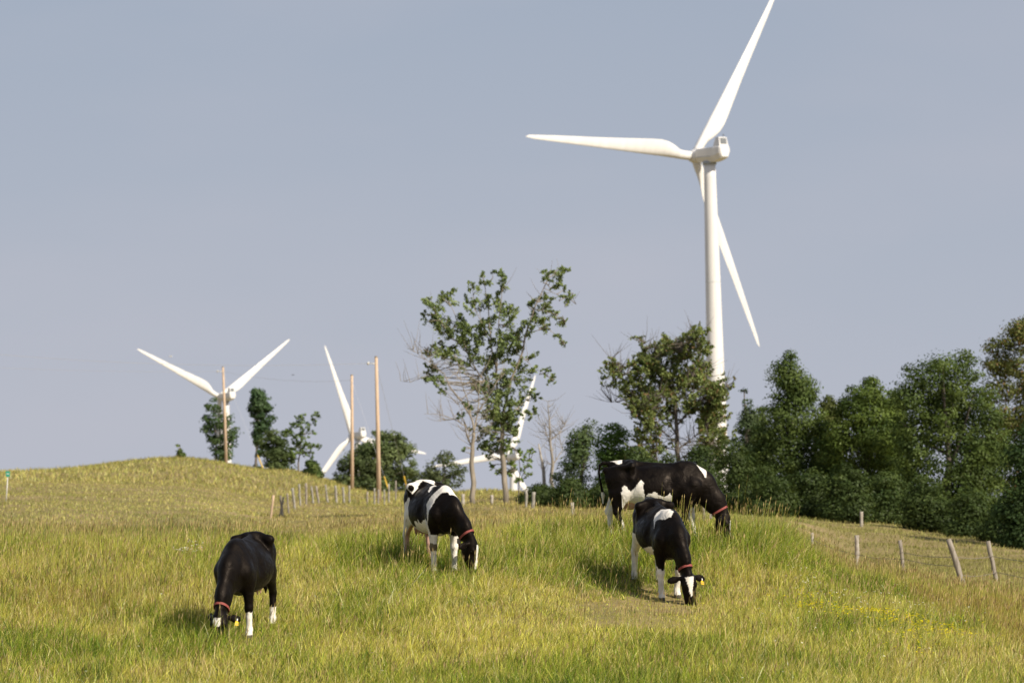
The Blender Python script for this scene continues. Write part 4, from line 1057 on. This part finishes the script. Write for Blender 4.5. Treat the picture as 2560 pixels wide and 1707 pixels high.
def cow(px, d, heading, label, neck, head_a, head_n, legs, tail, paint, pitch_k=.9, girth=1.0, scale=1.0, tagside=None, udder=1.0, dz=0.0, ears=((.85, .25, -.45), (.85, .25, -.45)), strap=None):
    h = .015
    S = SDF((-1.35, -.62, -.06), (1.85, .78, 1.62), h)
    g = girth
    # trunk
    S.ell((-.05, 0, .99), (.72, .325 * g, .375), .05)
    S.ell((-.16, 0, .90), (.56, .35 * g, .29), .12)
    S.ell((.40, 0, 1.00), (.38, .235, .345), .12)
    S.ell((.62, 0, .98), (.22, .19, .27), .10)
    S.cap((.52, 0, 1.330), (.22, 0, 1.320), .045, .040, .08, .8)
    S.cap((.22, 0, 1.320), (-.48, 0, 1.380), .036, .042, .08)
    S.cap((-.48, 0, 1.380), (-.90, 0, 1.360), .050, .040, .07)
    S.ell((-.64, 0, 1.16), (.30, .20, .24), .10)
    S.cap((.68, 0, .80), (.35, 0, .70), .085, .08, .10, .8)          # brisket
    for s in (-1, 1):
        S.ell((-.29, s * .365 * g, 1.26), (.16, .085, .09), .11, sub=True)   # hollow of the flank
        S.cap((-.47, s * .272, 1.335), (-.53, s * .12, 1.36), .042, .062, .10)        # hip bone
        S.cap((-.48, s * .260, 1.31), (-.50, s * .26, 1.12), .045, .03, .09)
        S.cap((-.50, s * .265, 1.31), (-.93, s * .135, 1.245), .038, .042, .06)
        S.ell((-.95, s * .135, 1.245), (.055, .05, .055), .04)
        S.ell((-.72, s * .26, 1.20), (.14, .065, .06), .07, sub=True)
        S.ell((.24, s * .34, 1.12), (.07, .06, .22), .08, sub=True)      # behind the shoulder
        S.ell((.80, s * .20, 1.02), (.08, .06, .20), .08, sub=True)
        # hind leg
        fx, fy = legs[0 if s > 0 else 1]
        S.cap((-.68, s * .16, 1.10), (-.60, s * .20, .86), .20, .145, .08, .62)
        S.cap((-.80, s * .15, 1.08), (-.78, s * .17, .80), .15, .09, .08, .62)
        S.cap((-.56, s * .215, .86), (-.60, s * .205, .80), .11, .10, .06, .8)
        hk = np.array((-.88 + fx * .6, s * .185 + fy * .6, .50)); ft = np.array((-.83 + fx, s * .185 + fy, .13))
        S.cap((-.64, s * .20, .82), hk, .130, .062, .05, .75)
        S.cap((-.78, s * .18, .82), hk + np.array((-.035, 0, .03)), .09, .036, .05, .8)
        S.cap(hk, ft, .056, .044, .03)
        S.ell(ft, (.054, .052, .05), .02)
        S.cap(ft, ft + np.array((.04, 0, -.07)), .044, .050, .02)
        S.cap(ft + np.array((.045, 0, -.075)), ft + np.array((.075, 0, -.11)), .058, .052, .015)
        # fore leg
        fx, fy = legs[2 if s > 0 else 3]
        S.cap((.36, s * .075, 1.32), (.58, s * .180, 1.00), .075, .105, .08, .75)
        S.cap((.40, s * .17, 1.20), (.42, s * .235, .98), .055, .07, .05, .7)
        S.cap((.62, s * .175, .98), (.50, s * .178, .82), .115, .115, .09, .85)
        S.ell((.660, s * .165, .95), (.075, .06, .085), .08)
        kn = np.array((.51 + fx * .55, s * .165 + fy * .55, .44)); ft = np.array((.52 + fx, s * .155 + fy, .13))
        S.cap((.50, s * .175, .84), kn, .125, .060, .06, .85)
        S.ell(kn, (.064, .062, .075), .03)
        S.cap(kn, ft, .050, .043, .03)
        S.ell(ft, (.054, .052, .05), .02)
        S.cap(ft, ft + np.array((.04, 0, -.07)), .044, .050, .02)
        S.cap(ft + np.array((.045, 0, -.075)), ft + np.array((.075, 0, -.11)), .058, .052, .015)
    if udder:
        S.ell((-.52, 0, .70), (.20, .15, .15 * udder), .05)
        for s in (-1, 1):
            for x in (-.42, -.60): S.cap((x, s * .06, .62), (x, s * .065, .53), .018, .013, .02)
    # neck
    for i in range(len(neck) - 1):
        (ax_, ay_, az_, ra), (bx_, by_, bz_, rb) = neck[i], neck[i + 1]
        S.cap((ax_, ay_, az_), (bx_, by_, bz_), ra, rb, .08, .60)
    # head
    a = np.array(head_a, float); a /= np.linalg.norm(a); n_ = np.array(head_n, float); n_ -= a * n_.dot(a); n_ /= np.linalg.norm(n_); sd = np.cross(n_, a)
    po = np.array(neck[-1][:3]) + n_ * .02
    R = np.stack([a, sd, n_], 1)
    S.ell(po + a * .10 - n_ * .015, (.15, .128, .112), .04, R)
    S.ell(po + a * .25 - n_ * .03, (.19, .104, .104), .05, R)
    S.ell(po + a * .40 - n_ * .035, (.13, .086, .080), .05, R)
    S.ell(po + a * .475 - n_ * .045, (.06, .096, .070), .03, R)
    S.ell(po + a * .17 - n_ * .10, (.15, .082, .090), .04, R)
    S.cap(po + a * .02, po - a * .05, .065, .045, .04)
    for s in (-1, 1):
        S.ell(po + a * .15 + sd * s * .100 + n_ * .03, (.045, .024, .035), .02, R)      # brow
        dr_ = np.array(ears[0 if s > 0 else 1])
        e0 = po + a * .025 + sd * s * .10 - n_ * .03; dirn = sd * s * dr_[0] + a * dr_[1] + n_ * dr_[2]; dirn /= np.linalg.norm(dirn)
        up_ = np.cross(dirn, a); up_ /= np.linalg.norm(up_); w_ = np.cross(up_, dirn)
        S.cap(e0, e0 + dirn * .06, .032, .028, .02)
        S.ell(e0 + dirn * .135, (.105, .060, .020), .015, np.stack([dirn, w_, up_], 1))
    # tail
    for i in range(len(tail) - 1):
        (ax_, ay_, az_, ra), (bx_, by_, bz_, rb) = tail[i], tail[i + 1]
        S.cap((ax_, ay_, az_), (bx_, by_, bz_), ra, rb, .02)
    V, Q = S.mesh()
    col = np.repeat(BLACK[None], len(V), 0)
    x, y, z = V.T
    nz_ = (fbm(x * 9, y * 9, 5, 3, z * 9) - .5)
    rel = V - po; hc = (rel @ a, rel @ sd, rel @ n_, np.linalg.norm(rel - a * .24, axis=1) < .42)
    w = paint(x, y, z, nz_, hc)
    col = np.where(w[:, None] == 1, CREAM, col)
    col = np.where(w[:, None] == 2, PINK, col)
    col = np.where(w[:, None] == 3, np.array([.16, .13, .08]), col)
    col = np.where((z < .065)[:, None] & ((x < .75)[:, None]), HOOF, col)
    # root
    hr = math.radians(heading)
    b = base(px, d)
    dv = Vector((math.cos(hr), math.sin(hr), 0))
    zf = float(ground(b.x + dv.x * .6 * scale, b.y + dv.y * .6 * scale)); zb = float(ground(b.x - dv.x * .85 * scale, b.y - dv.y * .85 * scale))
    pit = math.atan2(zf - zb, 1.45 * scale) * pitch_k
    zc = (zf * .85 + zb * .6) / 1.45
    root = empty('cow', (b.x, b.y, zc - .02 + dz))
    root.rotation_euler = (Matrix.Rotation(hr, 3, 'Z') @ Matrix.Rotation(-pit, 3, 'Y')).to_euler()
    root.scale = (scale,) * 3
    tag(root, label, 'cow', 'black and white dairy cows grazing on the slope')
    body = link_mesh('body', np_mesh('body', V, Q, col), M_COAT, root, True)
    # collar just behind the poll
    n1 = np.array(neck[-1][:3]); n0 = np.array(neck[-2][:3]); ax_ = n1 - n0; ax_ /= np.linalg.norm(ax_)
    cc = n1 - ax_ * .12; rc = .11
    e1 = sd - ax_ * sd.dot(ax_); e1 /= np.linalg.norm(e1); e2 = np.cross(ax_, e1)
    m = MB(); N = 36
    rings = []
    # measured on the body surface so that the strap lies on the coat
    pr = [[], []]
    for k in range(N):
        t_ = 2 * math.pi * k / N; dr = e1 * math.cos(t_) + e2 * math.sin(t_)
        q = V - cc; al = q @ ax_; rad_ = q - np.outer(al, ax_)
        rn = np.linalg.norm(rad_, axis=1) + 1e-9
        sel = (np.abs(al) < .022) & ((rad_ @ dr) / rn > .97) & (rn < .24)
        pr[0].append(float(np.median(rn[sel])) + .006 if sel.any() else rc)
    rv = np.array(pr[0]); rv = np.minimum(rv, .20)
    rv = (rv + np.roll(rv, 1) + np.roll(rv, -1) + np.roll(rv, 2) + np.roll(rv, -2)) / 5 + .002
    for (o_, e_) in ((-.018, -.006), (-.018, .005), (.018, .005), (.018, -.006)):
        rings.append([cc + ax_ * o_ + (e1 * math.cos(2 * math.pi * k / N) + e2 * math.sin(2 * math.pi * k / N)) * (rv[k] + e_) for k in range(N)])
    m.rings(rings, False); n_v = len(m.v)
    for k in range(N):
        m.f.append((3 * N + k, 3 * N + (k + 1) % N, (k + 1) % N, k))
    col_ = m.build('collar', M_COLLAR, root)
    bk = MB(); pk = cc + e2 * (-(rv[3 * N // 4] + .02)) * 1.0
    Mb = Matrix.Translation(Vector(pk))
    bk.box(-.025, .025, -.025, .025, -.05, .03, Mb); bk.build('buckle', M_POST, col_)
    if strap:
        p0 = Vector(cc - e2 * strap[0] * 1.0); q0 = p0
        cand = [cc - e2 * rv[3 * N // 4]]
        p0 = Vector(cand[0]); sm = MB(); dn = Vector((-.12, 0, -1)).normalized()
        sm.tube([p0, p0 + dn * strap[1] * .5 + Vector((-.02, 0, 0)), p0 + dn * strap[1]], [.016, .015, .012], 6); sm.build('strap_end', M_COLLAR, col_)
    for s in (-1, 1):
        e = MB(); c0 = po + a * .155 + sd * s * .112 + n_ * .012
        rr_ = [[tuple(c0 + (a * math.cos(u_) + n_ * math.sin(u_)) * .020 * math.sin(v_) + sd * s * .014 * math.cos(v_)) for u_ in [2 * math.pi * k / 10 for k in range(10)]] for v_ in [.05, .5, 1.0, 1.5, 2.2]]
        e.rings(rr_); e.build('eye', M_EYE, root, True)
        if tagside and s in tagside:
            dr_ = np.array(ears[0 if s > 0 else 1])
            e0 = po + a * .025 + sd * s * .10 - n_ * .03; dirn = sd * s * dr_[0] + a * dr_[1] + n_ * dr_[2]; dirn /= np.linalg.norm(dirn)
            up_ = np.cross(dirn, a); up_ /= np.linalg.norm(up_)
            if up_.dot(n_) < 0: up_ = -up_
            pt = e0 + dirn * .150 + up_ * .026 + a * .030
            M4 = Matrix(((dirn[0], a[0], up_[0], pt[0]), (dirn[1], a[1], up_[1], pt[1]), (dirn[2], a[2], up_[2], pt[2]), (0, 0, 0, 1)))
            tg = MB(); tg.rings([[M4 @ Vector(p) for p in ((-.010, .0, z_), (.010, .0, z_), (.028, .024, z_), (.028, .070, z_), (-.028, .070, z_), (-.028, .024, z_))] for z_ in (0, .005)])
            tg = tg.build('ear_tag', M_TAG, root)
            st = MB(); st.box(-.008, .008, -.028, .002, .001, .012, M4); st.build('tag_stud', M_STUD, tg)
            nb_ = MB()      # faint printed number strokes
            for q in (-.016, -.002, .012): nb_.box(q, q + .005, .036, .058, .0055, .0062, M4)
            nb_.build('tag_number', M_DARK, tg)
    return root

STD_LEGS = [(0, 0), (0, 0), (0, 0), (0, 0)]
TAIL = [(-.92, 0, 1.36, .035), (-1.01, 0, 1.30, .030), (-1.04, .02, 1.10, .022), (-1.03, .03, .85, .018), (-1.02, .03, .72, .030), (-1.03, .03, .58, .038), (-1.02, .03, .48, .012)]
def TH(y, z): return np.arctan2(y, z - .95)     # angle round the trunk: 0 top, + left side, - right side

# cow A: left, black, walking towards the camera
def paintA(x, y, z, n, hc):
    w = np.zeros(len(x), int)
    al, sl_, nl, hm = hc
    blaze = hm & (nl > .02) & (al > .065) & (al < .19) & (np.abs(sl_ + .004) < .060 - .28 * np.maximum(al - .12, 0) + n * .02) & ~((al < .10) & (np.abs(sl_) < .012))
    w[blaze & (np.hypot(x - 1.2, y) < .8)] = 1
    w[(z < .38 + n * .12) & (x > .2) & (x < .72) & (y > 0) & ~hm] = 1
    w[(z < .30 + n * .1) & (x < -.4) & (y > 0)] = 1
    w[((x + .52) ** 2 / .05 + y ** 2 / .03 < 1) & (z < .74)] = 2
    return w
cow(618, 55.3, -90 - 11, 'all black cow grazing at far left, head down, white star on its forehead',
    [(.50, 0, 1.16, .27), (.76, -.02, .99, .235), (1.04, -.05, .66, .17), (1.20, -.06, .42, .125)], (.36, -.03, -.93), (.93, -.06, .36),
    [(.05, 0), (-.06, 0), (.0, .02), (.12, 0)], TAIL, paintA, tagside=(1,), scale=.99, ears=((.62, -.05, -.75), (.62, -.25, -.75)))

def paintB(x, y, z, n, hc):
    w = np.zeros(len(x), int); al, sl_, nl, hm = hc
    for pl in PB: w[inpoly(x + n * .035, TH(y, z) + n * .09, pl) & (x < .95) & (z > .55)] = 1
    w[(z < .64 + n * .12) & (x < .85) & ~hm] = 1
    w[(np.abs(z - .44) < .06 + n * .05) & (x > .44) & (x < .72) & (y < 0) & ~hm] = 3
    w[(x + .5 < .3) & (z < .70) & (np.abs(y) < .22)] = 2
    w[hm & (nl > .005) & (al > .06) & (al < .45) & (np.abs(sl_) < .055 + n * .03)] = 1
    return w
PB = [
 [(.51, .01), (.52, -.18), (.45, -.53), (.41, -1.0), (.54, -1.56), (.57, -1.93), (.61, -1.45), (.63, -1.02), (.60, -.60), (.62, -.31), (.67, -.11), (.71, .03), (.77, .05), (.80, .30), (.80, .60), (.62, .70), (.50, .20)],
 [(-.02, .45), (.10, .40), (.07, -.02), (.10, -.18), (.24, -.45), (.12, -.40), (-.02, -.17)],
 [(-1.2, 1.2), (-1.2, -1.6), (-.92, -1.6), (-.90, -.50), (-.52, -.46), (-.50, -.74), (-.43, -.74), (-.42, -.40), (-.46, -.10), (-.35, .02), (-.15, .12), (-.20, .30), (-.50, .35), (-.70, .60)],
 [(-.62, -1.18), (-.45, -.94), (-.43, -1.27), (-.26, -1.59), (-.21, -2.3), (-.9, -2.3), (-.9, -1.5)],
 [(-.47, -2.2), (-.23, -2.27), (-.05, -2.27), (0, -1.95), (.07, -1.95), (.10, -2.12), (.14, -1.85), (.20, -2.1), (.30, -1.9), (.50, -1.74), (.56, -1.9), (.56, -3.2), (-1, -3.2), (-1, -2.2)],
 [(-1, 2.1), (.56, 2.1), (.56, 3.2), (-1, 3.2)],
 [(-.1, .9), (.15, .8), (.3, 1.5), (.1, 2.2), (-.2, 1.7)]]
cow(1083, 62.8, -90 + 19, 'boldly patched black and white cow with white shoulder band, in the middle of the picture',
    [(.50, .02, 1.16, .27), (.74, .07, 1.02, .235), (.98, .19, .78, .17), (1.10, .27, .58, .125)], (.10, .06, -.99), (.55, .83, .06),
    [(.05, 0), (-.04, 0), (.06, .02), (.0, 0)], TAIL, paintB, strap=(.10, .16))

def paintC(x, y, z, n, hc):
    w = np.zeros(len(x), int); al, sl_, nl, hm = hc
    for pl in PC: w[inpoly(x + n * .035, TH(y, z) + n * .09, pl) & (x < .95) & (z > .55)] = 1
    w[(z < .50 + n * .14) & (x < .85) & ~hm] = 1
    w[(x < -.4) & (z < .86 + n * .1) & (z > .1) & (y < .3)] = 1
    w[hm & (nl > .015) & (al > .02) & (al < .34 + n * .05) & (np.abs(sl_ + .01) < .082 - .24 * al + n * .03)] = 1
    return w
PC = [
 [(.50, -.05), (.56, .04), (.63, -.04), (.66, -.13), (.58, -.39), (.43, -.54), (.34, -.68), (.43, -.98), (.33, -.80), (.20, -.54), (.10, -.33), (.07, -.11), (.22, .02)],
 [(.24, -2.06), (-.10, -2.3), (0, -2.8), (.20, -2.7), (.55, -2.02)],
 [(-.2, 1.2), (.1, 1.0), (.2, 1.7), (-.1, 2.1)], [(-.5, 2.3), (.3, 2.4), (.3, 3.2), (-.5, 3.2)]]
cow(1650, 61.9, -90 + 14, 'black cow with white blaze and white shoulder patch, in front of the side-on cow',
    [(.50, 0, 1.16, .27), (.74, .02, 1.02, .235), (.98, .07, .74, .17), (1.12, .11, .50, .125)], (.22, .10, -.97), (.97, .10, .22),
    [(.08, 0), (-.05, 0), (-.10, 0), (.08, 0)], TAIL, paintC, tagside=(1,), scale=1.0, ears=((.92, .30, -.25), (.95, .12, -.30)))

def paintD(x, y, z, n, hc):
    w = np.zeros(len(x), int); al, sl_, nl, hm = hc
    for pl in PD: w[inpoly(x + n * .035, TH(y, z) + n * .09, pl) & (x < .95) & (z > .35)] = 1
    w[(z < .62 + n * .14) & (x < .85) & (x > .2) & ~hm & (y > 0)] = 1
    w[(z < .86 + n * .1) & (x < -.35) & (y > .04)] = 1
    w[(z < .86 + n * .1) & (x < -.25) & (y <= .04) & (x > -.62 - .12 * np.abs(z - .5) + n * .05)] = 1
    w[((x + .52) ** 2 / .05 + y ** 2 / .03 < 1) & (z < .70)] = 2
    w[hm & (nl > .005) & (al > .08) & (al < .40) & (np.abs(sl_) < .05 + n * .03)] = 1
    return w
PD = [
 [(-.61, -1.46), (-.64, -1.60), (-.64, -1.90), (-.62, -2.10), (-.60, -2.50), (-.62, -3.14), (-.30, -3.14), (-.30, -2.40), (-.24, -2.07), (-.25, -1.76), (-.27, -1.59), (-.26, -1.34), (-.30, -1.18), (-.34, -1.26), (-.38, -1.46), (-.43, -1.66), (-.48, -1.81), (-.53, -1.70), (-.57, -1.53)],
 [(-.90, .15), (-.88, -.02), (-.80, -.14), (-.71, -.30), (-.66, -.26), (-.66, .15)],
 [(-.18, -1.90), (-.12, -1.88), (-.08, -1.78), (-.02, -1.82), (.01, -1.95), (.09, -2.10), (.16, -2.0), (.21, -1.88), (.24, -2.05), (.24, -2.41), (.19, -2.38), (.20, -2.51), (.26, -2.75), (.20, -3.1), (-.3, -3.1), (-.30, -2.3)],
 [(.64, .20), (.67, -.11), (.70, -.17), (.73, -.27), (.78, -.41), (.80, -.49), (.81, -.69), (.84, -.60), (.85, -.37), (.84, -.2), (.80, .20)],
 [(-.6, 1.3), (-.3, 1.2), (-.2, 2.0), (-.6, 2.2)]]
cow(1646, 66.6, -4, 'mostly black cow standing side-on at the crest, with a white thigh patch',
    [(.50, 0, 1.14, .28), (.74, 0, 1.00, .245), (.98, -.01, .72, .18), (1.14, -.02, .45, .125)], (.16, -.10, -.98), (.98, .10, .16),
    [(-.02, 0), (.24, 0), (.12, 0), (-.10, 0)], [(-.90, 0, 1.365, .035), (-1.00, 0, 1.375, .028), (-1.06, 0, 1.33, .022), (-1.075, .02, 1.20, .018), (-1.04, .06, 1.0, .02), (-1.0, .12, .8, .03), (-1.0, .12, .65, .012)], paintD, scale=.975)
